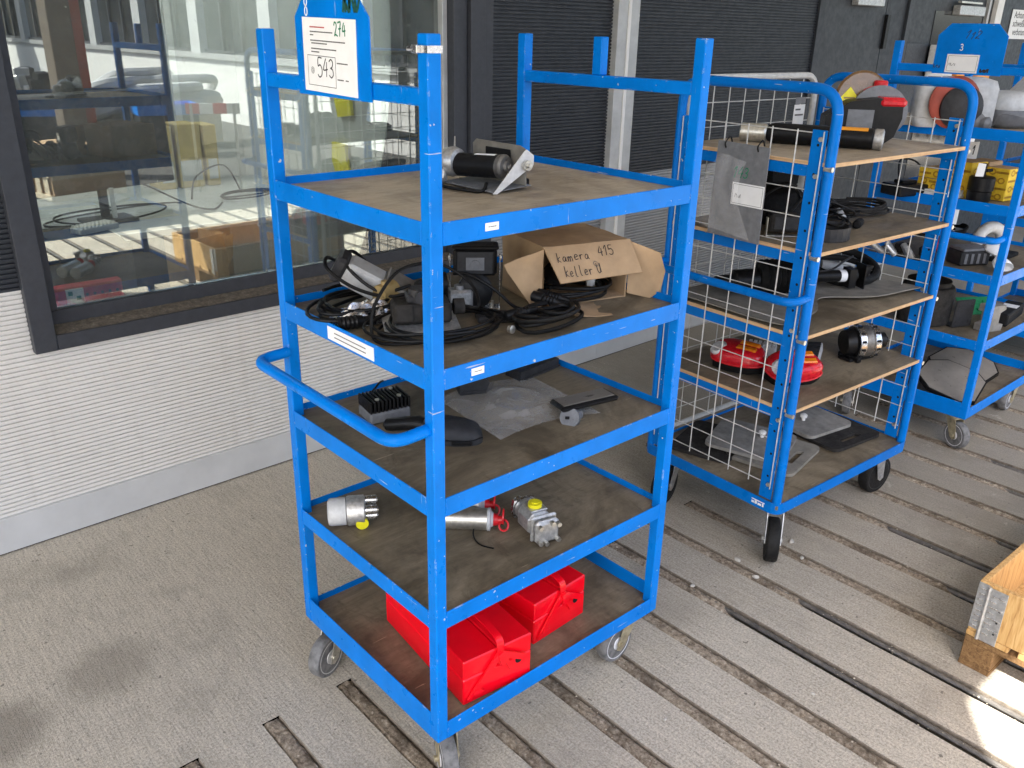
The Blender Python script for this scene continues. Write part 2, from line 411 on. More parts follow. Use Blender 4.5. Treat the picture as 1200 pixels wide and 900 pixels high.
def dup(root, loc, rz, label, group=None):
    r = root.copy(); COL.objects.link(r); r.location = loc; r.rotation_euler = (0, 0, rz); r['label'] = label
    if group: r['group'] = group
    for ch in list(root.children):
        c = ch.copy(); COL.objects.link(c); c.parent = r
        for g in list(ch.children):
            d = g.copy(); COL.objects.link(d); d.parent = c
    return r
def rounded(pts, r, n=5):                      # round the corners of a polyline
    P = [Vector(p) for p in pts]; out = [P[0]]
    for i in range(1, len(P) - 1):
        a = (P[i - 1] - P[i]); b = (P[i + 1] - P[i]); k = min(r, a.length * .49, b.length * .49)
        p0 = P[i] + a.normalized() * k; p2 = P[i] + b.normalized() * k
        for t in range(n + 1):
            t /= n; out.append(p0 * (1 - t) ** 2 + P[i] * 2 * t * (1 - t) + p2 * t * t)
    out.append(P[-1]); return out
def smoothpath(pts, n=6):                      # Catmull-Rom
    P = [Vector(p) for p in pts]; out = []
    for i in range(len(P) - 1):
        p0 = P[max(i - 1, 0)]; p1 = P[i]; p2 = P[i + 1]; p3 = P[min(i + 2, len(P) - 1)]
        for k in range(n):
            t = k / n; out.append(.5 * ((2 * p1) + (p2 - p0) * t + (2 * p0 - 5 * p1 + 4 * p2 - p3) * t * t + (3 * p1 - p0 - 3 * p2 + p3) * t ** 3))
    out.append(P[-1]); return out
def coil(cx, cy, z, rx, ry, turns, r=.004, rot=0.0, seed=0, lift=.25, spread=.14):
    rd = random.Random(seed); pts = []; n = 26; ca, sa = math.cos(rot), math.sin(rot); ph = rd.random() * 6
    for k in range(int(turns * n) + 1):
        t = 2 * math.pi * k / n; tn = k / n
        kx = 1 + spread * math.sin(tn * 2.3 + ph) + .05 * math.sin(t * 1.7 + ph); ky = 1 + spread * math.cos(tn * 1.9 + ph * 2)
        x = rx * kx * math.cos(t) + .1 * rx * math.sin(tn * 1.3 + ph); y = ry * ky * math.sin(t)
        zz = z + r + r * 2 * lift * tn * 2 + abs(.006 * math.sin(t * .9 + tn + ph)) + .9 * r * (tn % 2)
        pts.append((cx + x * ca - y * sa, cy + x * sa + y * ca, zz))
    return pts
def text_obj(body, size, mat, mtx, parent=None, name='lettering', extrude=0.0004, align='LEFT', sx=1.0):
    cu = bpy.data.curves.new('lettering', 'FONT'); cu.body = body; cu.size = size; cu.extrude = extrude; cu.align_x = align
    cu.resolution_u = 3
    to = bpy.data.objects.new('lettering_tmp', cu); COL.objects.link(to)
    me = bpy.data.meshes.new_from_object(to); bpy.data.objects.remove(to)
    me.transform(mtx @ Matrix.Diagonal((sx, 1, 1, 1))); me.materials.clear(); me.materials.append(MATS[mat])
    o = bpy.data.objects.new(name, me); COL.objects.link(o)
    if parent: o.parent = parent
    return o
STROKES = {
 '5': [[(.75, 1), (.2, 1), (.15, .58), (.5, .65), (.8, .42), (.7, .1), (.35, 0), (.08, .12)]],
 '4': [[(.55, 1), (.1, .38), (.85, .42)], [(.72, .8), (.62, 0)]],
 '3': [[(.12, .88), (.45, 1), (.75, .82), (.6, .58), (.35, .52), (.7, .44), (.78, .16), (.45, 0), (.1, .12)]],
 '2': [[(.12, .78), (.35, 1), (.68, .9), (.66, .62), (.12, .04), (.4, .1), (.82, .0)]],
 '7': [[(.1, .95), (.75, 1), (.5, .5), (.35, 0)], [(.2, .5), (.75, .55)]],
 '1': [[(.2, .7), (.6, 1), (.45, 0)]],
 'k': [[(.2, 1), (.15, 0)], [(.65, .55), (.2, .28), (.7, 0)]],
 'a': [[(.7, .42), (.4, .52), (.12, .3), (.2, .05), (.5, .08), (.7, .42), (.68, .1), (.85, 0)]],
 'm': [[(.05, .5), (.08, 0), (.12, .35), (.3, .5), (.42, .4), (.42, 0), (.48, .36), (.66, .5), (.8, .38), (.85, 0)]],
 'e': [[(.12, .25), (.65, .32), (.55, .5), (.3, .5), (.12, .25), (.25, .02), (.7, .08)]],
 'r': [[(.15, .5), (.2, 0), (.22, .32), (.45, .5), (.7, .46)]],
 'l': [[(.3, 1), (.25, .1), (.5, 0)]],
 'U': [[(.1, 1), (.12, .25), (.4, 0), (.7, .25), (.8, 1), (.78, .1)]],
 '@': [[(.6, .5), (.3, .6), (.15, .3), (.4, .05), (.75, .2), (.7, .5), (.45, .65), (.1, .45), (.2, .1), (.6, .0), (.85, .3)]],
}
def write(mb, s, o, ex, ey, h, w=None, adv=.62, lean=.0, seed=0):
    rd = random.Random(seed); x = 0; w = w or h * .09; ex = Vector(ex).normalized(); ey = Vector(ey).normalized()
    for ch in s:
        if ch == ' ': x += h * adv * .8; continue
        dy = rd.uniform(-.06, .06) * h; sc = rd.uniform(.92, 1.08)
        for st in STROKES[ch]:
            p3 = smoothpath([(p[0], p[1], 0) for p in st], 3) if len(st) > 2 else [Vector((p[0], p[1], 0)) for p in st]
            mb.ribbon([(x + (p.x * adv + lean * p.y) * h * sc, p.y * h * sc + dy) for p in p3], w, o, ex, ey)
        x += h * adv * (1.2 if ch == 'm' else 1.0)
def scribble(mb, o, ex, ey, w, h, n, lw, seed):
    rd = random.Random(seed); pts = []
    for i in range(n): pts.append((w * i / n + rd.uniform(-.1, .1) * w, h * (i % 2) * rd.uniform(.6, 1)))
    mb.ribbon([(p.x, p.y) for p in smoothpath([(a, b, 0) for a, b in pts], 3)], lw, o, ex, ey)
def print_lines(mb, o, ex, ey, rows, lw=.0013, seed=0):        # illegible small print: rows of broken dashes
    rd = random.Random(seed)
    for (x, y, L) in rows:
        t = x
        while t < x + L:
            d = rd.uniform(.003, .009); mb.ribbon([(t, y), (min(t + d, x + L), y)], lw, o, ex, ey); t += d + .0016

# ================================================================== THE SETTING
floor = MB()
XG0, XG1, YG0, YG1 = -0.62, 4.70, -3.2, 0.49
for (x0, x1, y0, y1) in ((-14, 16, YG1, 6.0), (-14, XG0, YG0, YG1), (XG1, 16, YG0, YG1), ):
    floor.add([(x0, y0, 0), (x1, y0, 0), (x1, y1, 0), (x0, y1, 0)], [(0, 1, 2, 3)])
yd = MB(); yd.add([(-60, -70, 0), (60, -70, 0), (60, YG0, 0), (-60, YG0, 0)], [(0, 1, 2, 3)]); yo = yd.build('yard_asphalt', 'asphalt', smooth=0); yo['kind'] = 'structure'
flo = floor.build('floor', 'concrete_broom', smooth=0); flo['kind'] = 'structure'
bed = MB(); bed.box(XG0 - .02, XG1 + .02, YG0 - .02, YG1 + .02, -.10, -.04); bed.build('channel_bed', 'channel_dark', flo, smooth=0)
GP, GW = 0.2257, 0.046
ks = list(range(-3, 21)); gx = [0.030 + GP * k for k in ks]
edges = [XG0] + [v for g in gx for v in (g - GW / 2, g + GW / 2)] + [XG1]
strips = [(edges[i], edges[i + 1]) for i in range(0, len(edges), 2)]
smesh = None
for i, (a, b) in enumerate(strips):
    rd = random.Random(i); m = MB(); ny = 40
    # slightly chipped long edges, top at z=0
    ys = [YG1 - (YG1 - YG0) * (t / ny) ** 1.6 for t in range(ny + 1)]
    vs = []; 
    for y in ys:
        ja, jb = rd.uniform(0, .0022), rd.uniform(0, .0022)
        vs += [(a + ja, y, -.05), (a + ja, y, -.0025), (a + .0018 + ja, y, 0), (b - .0018 - jb, y, 0), (b - jb, y, -.0025), (b - jb, y, -.05)]
    fs = []
    for t in range(ny):
        for k in range(5): fs.append((t * 6 + k, t * 6 + k + 1, (t + 1) * 6 + k + 1, (t + 1) * 6 + k))
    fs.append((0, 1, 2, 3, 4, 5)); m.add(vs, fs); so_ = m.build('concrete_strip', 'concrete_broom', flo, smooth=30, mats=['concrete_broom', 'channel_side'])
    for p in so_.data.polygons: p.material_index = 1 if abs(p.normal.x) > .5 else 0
for i, g in enumerate(gx):
    rd = random.Random(100 + i); yend = {0: -2.2}.get(i, -.30 + .30 * math.sin(i * 1.7) - (.5 if g < 1.0 else 0) - (.15 if g > 1.6 else 0))
    m = MB(); nx, ny = 5, 110; L = .488 - yend
    def fn(u, v, g=g, L=L, rd=rd):
        x = g - GW / 2 + GW * u; y = .4896 - L * v
        n = mnoise.noise(Vector((x * 60, y * 45, 3.1))) * .5 + mnoise.noise(Vector((x * 160, y * 140, 9)))
        z = -.0032 + .0050 * n - .009 * math.exp(-((u - 1) / .10) ** 2) - .008 * math.exp(-(u / .10) ** 2) - .03 * max(0, (v - .93) / .07) ** 1.5
        return (x, y, z)
    m.sheet(fn, 9, 150); m.build('channel_dirt', 'channel_dirt', flo, smooth=60)
    # steel bar lying against the far edge of the channel where the dirt ends
    m = MB(); ys = yend + .22; m.tube([(g + .008, ys, -.012), (g + .008, -2.2, -.009), (g + .008, YG0 + .01, -.009)], .0085, 8)
    m.build('steel_bar', 'steel_bar', flo)
# loose stones
ST = [(1.675, .063, .012), (1.42, .123, .012), (1.17, .13, .009), (1.60, .09, .010), (1.38, .02, .011), (1.61, -.02, .009), (1.02, -.41, .006), (.62, -.2, .005)]
m0 = MB(); rd = random.Random(4)
import bmesh as _b
bm = _b.new(); _b.ops.create_icosphere(bm, subdivisions=2, radius=1)
for v in bm.verts: v.co = Vector((v.co.x * 1.1, v.co.y * .8, v.co.z * .55)) * (1 + .35 * mnoise.noise(v.co * 1.3 + Vector((5, 2, 1))))
me = bpy.data.meshes.new('stone'); bm.to_mesh(me); bm.free(); me.materials.append(MATS['stone'])
for i, (x, y, r) in enumerate(ST):
    o = bpy.data.objects.new('stone', me); COL.objects.link(o); o.location = (x, y, r * .35); o.scale = (r, r, r); o.rotation_euler = (0, 0, i * 1.3)
    tag(o, 'small pale stone lying loose on the grooved concrete floor', 'stone', 'pale stones scattered on the floor')

gm = MB(); rd = random.Random(11)
for k in range(2600):
    if k < 1900:
        g = rd.choice(gx); x = g + rd.uniform(-.020, .020); y = rd.uniform(-1.1, .48); z = -.004
    elif k < 2300: x = rd.uniform(-1.2, 2.6); y = 1.79 + .0129 * x - abs(rd.gauss(0, .05)); z = .0
    else: x = rd.uniform(-.8, 3.2); y = rd.uniform(-1.0, 1.7); z = 0
    r = abs(rd.gauss(0, .0016)) + .0008; a = rd.random() * 6
    c_, s_ = math.cos(a) * r, math.sin(a) * r
    gm.add([(x + c_, y + s_, z), (x - s_, y + c_, z), (x - c_, y - s_, z), (x + s_, y - c_, z), (x, y, z + r * .9)], [(0, 1, 4), (1, 2, 4), (2, 3, 4), (3, 0, 4)])
go = gm.build('grit', 'grit', smooth=0); go['kind'] = 'stuff'
# roof over the loading bay (its edge casts the shade) and an added sun-blocking pier, both outside the frame
m = MB(); m.box(-5.2, 14, -2.43, 1.88, 3.40, 3.65); ro = m.build('canopy_roof', 'roof_under', smooth=0); ro['kind'] = 'structure'
m = MB(); m.box(-1.35, -.92, -2.42, -2.02, 0, 3.398, .02); o = m.build('added_shade_pier', 'pier', smooth=0); tag(o, 'unseen pier added to shade the floor beside the pallet', 'pier')

# ------------------------------------------------------------------ the building (local: x along the wall, y inwards, z up)
bld = thing('hall_building', 'hall front of white ribbed cladding with dark framed window and dark doors', 'building', (0, 1.8123, 0), 0.012876)
def ribbed(name, mat, s0, s1, z0, z1, pitch=.0160, amp=.0085, y=0.0):
    prof = [(0, 0), (.56, 0), (.64, 1), (.92, 1)]; pts = []; z = z0
    while z < z1:
        for a, h in prof:
            zz = z + a * pitch
            if zz < z1: pts.append((zz, y + h * amp))
        z += pitch
    pts.append((z1, y)); m = MB(); n = len(pts)
    vs = [(s, d, zz) for s in (s0, s1) for zz, d in pts]
    m.add(vs, [(i, i + 1, n + i + 1, n + i) for i in range(n - 1)])
    return m.build(name, mat, bld, smooth=0)
def bb(name, mat, *a, b=.0015, parent=None, **k):
    m = MB(); m.box(*a[:6], a[6] if len(a) > 6 else b); return m.build(name, mat, parent or bld, **k)
ribbed('ribbed_panel', 'clad_white', -5.0, 2.4875, .1365, .70)
ribbed('ribbed_panel', 'clad_white', -5.0, -.32, .70, .915)
ribbed('ribbed_panel', 'clad_dark', -5.0, -.32, .915, 3.4)
ribbed('ribbed_panel', 'clad_dark', 1.687, 2.4875, .90, 3.4)
ribbed('ribbed_panel', 'clad_mid', 1.687, 2.4875, .70, .90)
ribbed('ribbed_panel', 'clad_mid', 2.643, 7.3, .1365, 1.02)
ribbed('ribbed_panel', 'clad_dark', 2.643, 4.404, 1.02, 3.4)
bb('dark_panel', 'clad_dark', -.32, 1.69, .0, .06, 2.40, 3.4)
bb('kick_plate', 'kick_grey', -5.0, 2.50, -.014, .04, .006, .1355)
bb('kick_plate', 'kick_grey', 2.50, 7.3, -.013, .04, .005, .1345)
bb('base_gap', 'channel_dark', -5.0, 7.3, -.006, .05, -.01, .007)
pf = bb('grey_profile', 'profile_grey', 2.485, 2.645, -.035, .02, .14, 3.4)
bb('profile_rib', 'white_edge', 2.555, 2.575, -.042, -.034, .14, 3.39, parent=pf)
# window
win = bb('window_frame', 'frame_dark', -.32, -.25, -.034, .10, .70, 2.40)
win['label'] = 'dark window frame with dirty sill'
bb('frame_member', 'frame_dark', -.249, 1.634, -.033, .04, .70, .752, parent=win)
bb('frame_member', 'frame_dark', 1.475, 1.550, -.012, .10, .753, 2.399, parent=win)
bb('frame_member', 'frame_dark', 1.553, 1.634, -.033, .10, .753, 2.399, parent=win)
bb('frame_member', 'frame_dark', 1.637, 1.688, -.022, .05, .70, 2.399, parent=win)
bb('frame_member', 'frame_dark', -.249, 1.552, -.033, .10, 2.35, 2.398, parent=win)
bb('inner_frame', 'frame_dark', -.249, 1.470, .042, .095, .755, .815, parent=win)
bb('inner_frame', 'frame_dark', -.249, -.212, .042, .095, .816, 2.349, parent=win)
bb('inner_frame', 'profile_grey', 1.448, 1.474, .03, .095, .816, 2.349, parent=win)
m = MB(); m.sheet(lambda u, v: (-.249 + 1.80 * u, -.030 + .071 * v, .7535 + .014 * v + .0022 * mnoise.noise(Vector((u * 60, v * 5, 0)))), 120, 8); m.build('sill', 'sill_dirt', win)
m = MB(); m.box(-.211, 1.447, .060, .066, .816, 2.348); m.build('pane', 'pane_glass', win, smooth=0)
# doors on the right
dr = bb('door', 'door_dark', 4.47, 5.30, -.008, .04, .02, 2.5); dr['label'] = 'dark grey steel door with hinge'
bb('hinge', 'black_plastic', 5.30, 5.345, -.03, .0, 1.66, 1.88, parent=dr)
bb('door_closer', 'alu_cast', 4.80, 5.16, -.06, -.009, 1.925, 1.985, .004, parent=dr)
bb('door_jamb', 'clad_dark', 4.402, 4.466, -.016, .04, .0, 3.4)
bb('door_jamb', 'clad_dark', 5.303, 5.60, -.010, .04, .0, 3.4)
bb('door_jamb', 'frame_dark', 5.602, 5.66, -.03, .04, .0, 3.4)
d2 = bb('door', 'door_dark', 5.662, 7.02, -.004, .04, .02, 2.5); d2['label'] = 'dark glazed door with closer at the top'
bb('rail_bar', 'frame_dark', 5.70, 6.05, -.014, -.0045, .9, 1.70, parent=d2)
bb('glazing', 'opp_glass', 6.09, 6.98, -.009, -.0045, .6, 1.93, parent=d2)
bb('door_closer', 'alu_cast', 6.38, 6.86, -.07, -.0095, 1.905, 1.975, .004, parent=d2)
bb('closer_arm', 'zinc', 6.40, 6.80, -.06, -.03, 1.99, 2.005, parent=d2)
bb('grey_profile', 'profile_grey', 7.022, 7.06, -.03, .04, .0, 3.4)
bb('grey_profile', 'white_edge', 7.17, 7.30, -.04, .04, .0, 3.4)
bb('dark_panel', 'door_dark', 7.302, 12, -.004, .04, .0, 3.4)
bb('dark_panel', 'door_dark', 7.061, 7.169, -.004, .04, .0, 3.4)
# room behind the window
rw = MB(); rw.box(1.70, 1.78, .12, 2.6, 0, 3.3); rw.box(-4.0, -3.92, .12, 2.6, 0, 3.3); rw.box(-3.92, 1.70, 2.52, 2.6, 0, 1.00); rw.box(-3.92, 1.70, 2.52, 2.6, 2.2, 3.3)
rw.box(-3.92, -.9, 2.521, 2.6, 1.0, 2.2); rw.box(1.30, 1.70, 2.521, 2.6, 1.0, 2.2)
rw.build('interior_wall', 'room_wall', bld, smooth=0)
bb('interior_floor', 'room_floor', -4, 1.7, .10, 2.6, -.05, .012, b=0)
bb('interior_ceiling', 'room_wall', -4, -2.2, .10, 2.6, 3.30, 3.39, b=0); bb('interior_ceiling', 'room_wall', -2.199, 1.7, .10, .45, 3.30, 3.39, b=0); bb('added_daylight_panel', 'milky_panel', -2.199, 1.7, .451, 2.6, 3.33, 3.335, b=0)  # unseen milky panel added overhead to brighten the room with daylight
iw = bb('interior_window', 'frame_dark', -.9, 1.30, 2.50, 2.53, 1.0, 1.05); bb('frame_member', 'white_edge', 1.26, 1.30, 2.495, 2.53, 1.051, 2.2, parent=iw)
bb('pane', 'black_matt', -.9, 1.259, 2.54, 2.55, 1.051, 2.2, parent=iw)
# wall sign (on the dark wall at the far right)
sg = thing('wall_sign', 'white warning sign with black German lettering on the dark wall at top right', 'sign', (7.60, 1.8123 + 7.6 * .012876 - .012, 1.745), .012876)
m = MB(); m.box(0, .60, 0, .004, 0, .235, .001); m.build('sign_plate', 'paper', sg)
m = MB(); m.box(-.008, .608, .0045, .008, -.008, .243, .001); m.build('sign_border', 'frame_dark', sg)
for i, tx in enumerate(('Achtung', 'schweißen', 'verboten')):
    text_obj(tx, .078, 'ink_black', T(.055 + .03 * (i == 2), -.0006, .168 - .068 * i, rx=R_(90)), sg)

# ================================================================== TROLLEYS
ZS = [1.4011, 1.1096, 0.8185, 0.5279, 0.2372]; RH = .045; L1, W1, PD, PTOP = .80, .63, .030, 1.723
def caster(parent, x, y, yaw, rad, wid, h, tyre, hub, fork, off=.035):
    tf = T(x, y, 0, yaw)
    m = MB(tf)
    m.box(-.045, .045, -.04, .04, h - .005, h, .001); m.cyl((0, 0, h - .022), (0, 0, h - .005), .030, n=20)
    for sy in (-1, 1):
        y0 = sy * (wid / 2 + .006)
        m.prism([(.028, h - .024), (-.030, h - .024), (-off - .016, rad - .012), (-off, rad - .022), (-off + .018, rad - .012)], (0, y0 - .0015, 0), (1, 0, 0), (0, 0, 1), .003)
    m.box(-.032, .030, -wid / 2 - .008, wid / 2 + .008, h - .026, h - .021)
    m.cyl((-off, -wid / 2 - .014, rad), (-off, wid / 2 + .014, rad), .008, n=10)
    c = m.build('caster', fork, parent)
    m = MB(tf); k = wid / 2
    m.lathe([(rad * .80, -k), (rad * .95, -k), (rad, -k * .72), (rad, k * .72), (rad * .95, k), (rad * .80, k)], (-off, 0, rad), (0, 1, 0), 36)
    m.build('tyre', tyre, c, smooth=50)
    m = MB(tf); r2 = rad * .805
    m.lathe([(.012, -k * 1.10), (.020, -k * 1.10), (.024, -k * .62), (r2 * .90, -k * .80), (r2 * .95, -k * 1.02), (r2, -k * 1.02), (r2, k * 1.02), (r2 * .95, k * 1.02), (r2 * .90, k * .80), (.024, k * .62), (.020, k * 1.10), (.012, k * 1.10)], (-off, 0, rad), (0, 1, 0), 32)
    m.build('hub', hub, c, smooth=40)
    return c
def weld(m, p0, p1, seed):
    rd = random.Random(seed); n = 9; a, b = Vector(p0), Vector(p1)
    m.tube([a.lerp(b, i / n) + Vector((rd.uniform(-.0006, .0006), rd.uniform(-.0006, .0006), 0)) for i in range(n + 1)], [rd.uniform(.0012, .0024) for i in range(n + 1)], 6)
def make_trolley(loc, rz, label, paint_mat='blue_paint'):
    t = thing('shelf_trolley', label, 'trolley', loc, rz, 'blue trolleys parked in a row')
    for (x, y) in ((0, 0), (L1 - PD, 0), (0, W1 - PD), (L1 - PD, W1 - PD)):
        m = MB(); m.box(x, x + PD, y, y + PD, .163, PTOP, .0022); m.build('post', paint_mat, t)
    e = .0005
    for i, z in enumerate(ZS):
        if i < 4: hl = hr = RH; zr = z
        else: hl, hr, zr = .075, .050, z - .025
        m = MB(); m.box(e, .004, PD, W1 - PD, z - hl, z, .0012); m.box(.0042, .03, PD, W1 - PD, zr - .038, zr - .034); weld(m, (.0008, PD, z - hl + .002), (.0008, PD, z - .001), i); weld(m, (.0008, W1 - PD, z - hl + .002), (.0008, W1 - PD, z - .001), i + 9); m.build('rail', paint_mat, t)
        m = MB(); m.box(L1 - .004, L1 - e, PD, W1 - PD, z - hl, z, .0012); m.build('rail', paint_mat, t)
        m = MB(); m.box(PD, L1 - PD, e, .004, zr - hr, zr, .0012); m.box(PD, L1 - PD, .0042, .03, zr - .038, zr - .034); weld(m, (PD, .0008, zr - hr + .002), (PD, .0008, zr - .001), i + 20); weld(m, (L1 - PD, .0008, zr - hr + .002), (L1 - PD, .0008, zr - .001), i + 30); m.build('rail', paint_mat, t)
        m = MB(); m.box(PD, L1 - PD, W1 - .004, W1 - e, zr - hr, zr, .0012); m.build('rail', paint_mat, t)
        m = MB(); zb = zr - .018; m.box(.0045, L1 - .0045, PD + .001, W1 - PD - .001, zb - .015, zb); m.box(PD + .001, L1 - PD - .001, .0045, PD + .0005, zb - .015, zb); m.box(PD + .001, L1 - PD - .001, W1 - PD - .0005, W1 - .0045, zb - .015, zb)
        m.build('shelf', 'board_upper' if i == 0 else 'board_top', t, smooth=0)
    m = MB(); m.box(L1 - PD + .001, L1 - .001, PD, W1 - PD, 1.600, 1.629, .002); m.build('top_bar', paint_mat, t)
    m = MB(); m.box(L1 - PD + .002, L1 - .002, .318, .348, 1.6295, 1.720, .002); m.build('short_post', paint_mat, t)
    m = MB(); m.box(.003, .028, PD, W1 - PD, 1.604, 1.634, .002); m.build('top_bar', paint_mat, t)
    m = MB(); y0, y1, zt = .176, .448, 1.792
    m.prism([(y0, 1.600), (y1, 1.600), (y1, zt - .045), (y1 - .045, zt), (y0 + .045, zt), (y0, zt - .045)], (-.0015, 0, 0), (0, 1, 0), (0, 0, 1), .003); m.build('name_board', paint_mat, t)
    m = MB(); m.tube(rounded([(.002, .605, .978), (-.085, .605, .974), (-.085, .022, .974), (.002, .022, .978)], .075, 8), .0135, 12); m.build('push_handle', paint_mat, t)
    return t
t1 = make_trolley((0, 0, 0), 0, 'tall blue shelf trolley in front, bearing the number 543')
caster(t1, .066, .068, R_(66), .0625, .036, .1620, 'rubber', 'hub_white', 'zinc_yellow')
caster(t1, .742, .066, R_(2), .0625, .036, .1620, 'rubber', 'hub_white', 'zinc_yellow', .045)
caster(t1, .058, .572, R_(22), .0625, .036, .1620, 'rubber', 'galv_paint', 'zinc', .045)
caster(t1, .742, .570, R_(200), .0625, .036, .1620, 'rubber', 'hub_white', 'zinc_yellow')
# copies before the individual stickers go on
t3 = dup(t1, (2.919, -.0155, 0), -.0045, 'blue shelf trolley with number 112 board, standing behind the mesh trolley')
t4 = dup(t1, (4.365, -.01, 0), 0, 'farthest blue shelf trolley, half hidden at the right edge of the picture')
for t in (t3, t4):                                        # repainted a little darker, its top shelf worn differently
    for c in t.children:
        if c.name.startswith('shelf') and abs(max(v.co.z for v in c.data.vertices) - (ZS[0] - .018)) < .01: pass
def sticker(parent, x0, x1, z0, z1, side, seed, mat='paper', nm='sticker', lines=2):
    m = MB()
    if side == 'R': m.box(x0, x1, -.0008, .0003, z0, z1); o, ex = (x0 + .003, -.0009, z0), (1, 0, 0)
    else: m.box(-.0008, .0003, x0, x1, z0, z1); o, ex = (-.0009, x1 - .003, z0), (0, -1, 0)
    s_ = m.build(nm, mat, parent, smooth=0); w = x1 - x0 - .006; h = z1 - z0
    m = MB(); print_lines(m, o, ex, (0, 0, 1), [(w * .15, h * (k + 1) / (lines + 1), w * .7) for k in range(lines)], min(.0024, h * .10), seed)
    if m.f: m.build('print', 'ink_grey', s_, smooth=0)
    return s_
sticker(t1, .131, .165, 1.3715, 1.3870, 'R', 1, lines=1); sticker(t1, .098, .131, 1.079, 1.0945, 'R', 2, lines=1)
sticker(t1, .208, .398, 1.0715, 1.1020, 'L', 3, lines=2)
# marks on the name board of the front trolley
m = MB(); scribble(m, (-.0016, .262, 1.757), (0, -1, 0), (0, 0, 1), .060, .030, 16, .007, 5); m.build('marker_scribble', 'ink_darkgreen', t1, smooth=0)
m = MB()
for k, zc in enumerate((1.757, 1.775)): m.tube([(-.0017, .400 + .005 * math.cos(a), zc + .008 * math.sin(a)) for a in [2 * math.pi * i / 14 for i in range(14)]], .0013, 5, True)
m.build('chain_mark', 'white_mark', t1)
m = MB(); m.box(-.0022, .0022, PD * .02, PD, 0, 0); m = MB()
m.box(-.0014, .0310, -.0014, -.0002, 1.692, 1.704); m.box(-.0014, -.0002, -.0002, .0310, 1.692, 1.704); m.box(-.0014, .0310, .0302, .0314, 1.692, 1.704)
m.box(-.010, -.0016, .018, .034, 1.691, 1.705, .001); m.cyl((-.006, .030, 1.698), (-.006, .048, 1.698), .0045, n=8); m.build('pipe_clamp', 'alu_bright', t1)
# paper sheet taped to the board
sh = thing('paper_sheet', 'white printed sheet with handwritten 543 and green 274 on the blue board', 'paper sheet', (-.0022, .418, 1.609))
m = MB(); m.box(-.0012, 0, -.198, 0, 0, .138, tf=Matrix.Rotation(R_(1.2), 4, 'X')); m.build('sheet', 'paper', sh, smooth=0)
rx = Matrix.Rotation(R_(1.2), 3, 'X'); EXs = rx @ Vector((0, -1, 0)); EYs = rx @ Vector((0, 0, 1)); O0 = Vector((-.0013, 0, 0))
m = MB(); print_lines(m, O0, EXs, EYs, [(.030, .112, .085), (.030, .106, .012), (.030, .096, .130), (.034, .091, .06), (.032, .081, .095), (.032, .075, .03), (.128, .058, .038), (.128, .028, .022), (.158, .028, .01)], .0022, 11); m.build('print', 'ink_grey', sh, smooth=0)
m = MB(); print_lines(m, O0, EXs, EYs, [(.030, .1205, .055)], .0024, 12); m.build('red_heading', 'ink_red', sh, smooth=0)
m = MB(); bx = [(.016, .012), (.122, .012), (.122, .068), (.016, .068), (.016, .012)]
for a, b in zip(bx, bx[1:]): m.ribbon([a, b], .0010, O0, EXs, EYs)
m.build('box_outline', 'ink_black', sh, smooth=0)
m = MB(); write(m, '543', O0 + EXs * .052 + EYs * .030, EXs, EYs, .034, .0024, .64, 0, 1); m.build('handwriting', 'ink_black', sh, smooth=0)
m = MB(); m.ribbon([(.034 + .006 * math.cos(a), .040 + .006 * math.sin(a)) for a in [i * .6 for i in range(11)]] + [(.034 + .003 * math.cos(a), .040 + .003 * math.sin(a)) for a in [i * .8 for i in range(9)]], .0010, O0, EXs, EYs); m.build('ring_mark', 'ink_grey', sh, smooth=0)
m = MB(); write(m, '274', O0 + EXs * .122 + EYs * .108, EXs, EYs, .024, .0028, .62, -.1, 3); m.build('green_number', 'ink_green', sh, smooth=0)

# marks on the board of the third trolley
def board_marks(t, num, seed):
    m = MB(); write(m, num, (-.0016, .345, 1.735), (0, -1, 0), (0, 0, 1), .028, .0026, .75, .35, seed); m.build('number', 'ink_black', t, smooth=0)
    m = MB(); write(m, '3', (-.0016, .352, 1.690), (0, -1, 0), (0, 0, 1), .022, .003, .6, 0, seed); m.build('white_number', 'white_mark', t, smooth=0)
    m = MB(); m.box(-.0030, -.0018, .268, .396, 1.606, 1.676); p = m.build('card', 'paper', t, smooth=0)
    m = MB(); q = [(.006, .006), (.122, .006), (.122, .064), (.006, .064), (.006, .006)]
    for a, b in zip(q, q[1:]): m.ribbon([a, b], .0012, (-.0031, .396, 1.606), (0, -1, 0), (0, 0, 1))
    scribble(m, (-.0031, .385, 1.632), (0, -1, 0), (0, 0, 1), .03, .012, 8, .0012, 3); m.build('print', 'ink_grey', p, smooth=0)
    m = MB(); scribble(m, (-.0016, .255, 1.612), (0, -1, 0), (0, 0, 1), .035, .012, 12, .005, 8); m.build('marker_scribble', 'ink_black', t, smooth=0); m = MB(); scribble(m, (-.0016, .445, 1.622), (0, -1, 0), (0, 0, 1), .030, .016, 9, .002, 9); m.build('marker_scribble', 'ink_black', t, smooth=0)
    m = MB(); m.box(-.004, -.002, .40, .462, 1.573, 1.598); p = m.build('sticker', 'paper', t, smooth=0)
    m = MB(); print_lines(m, (-.0041, .455, 1.584), (0, -1, 0), (0, 0, 1), [(0, 0, .05)], .008, 4); m.build('print', 'ink_grey', p, smooth=0)
board_marks(t3, '112', 2)

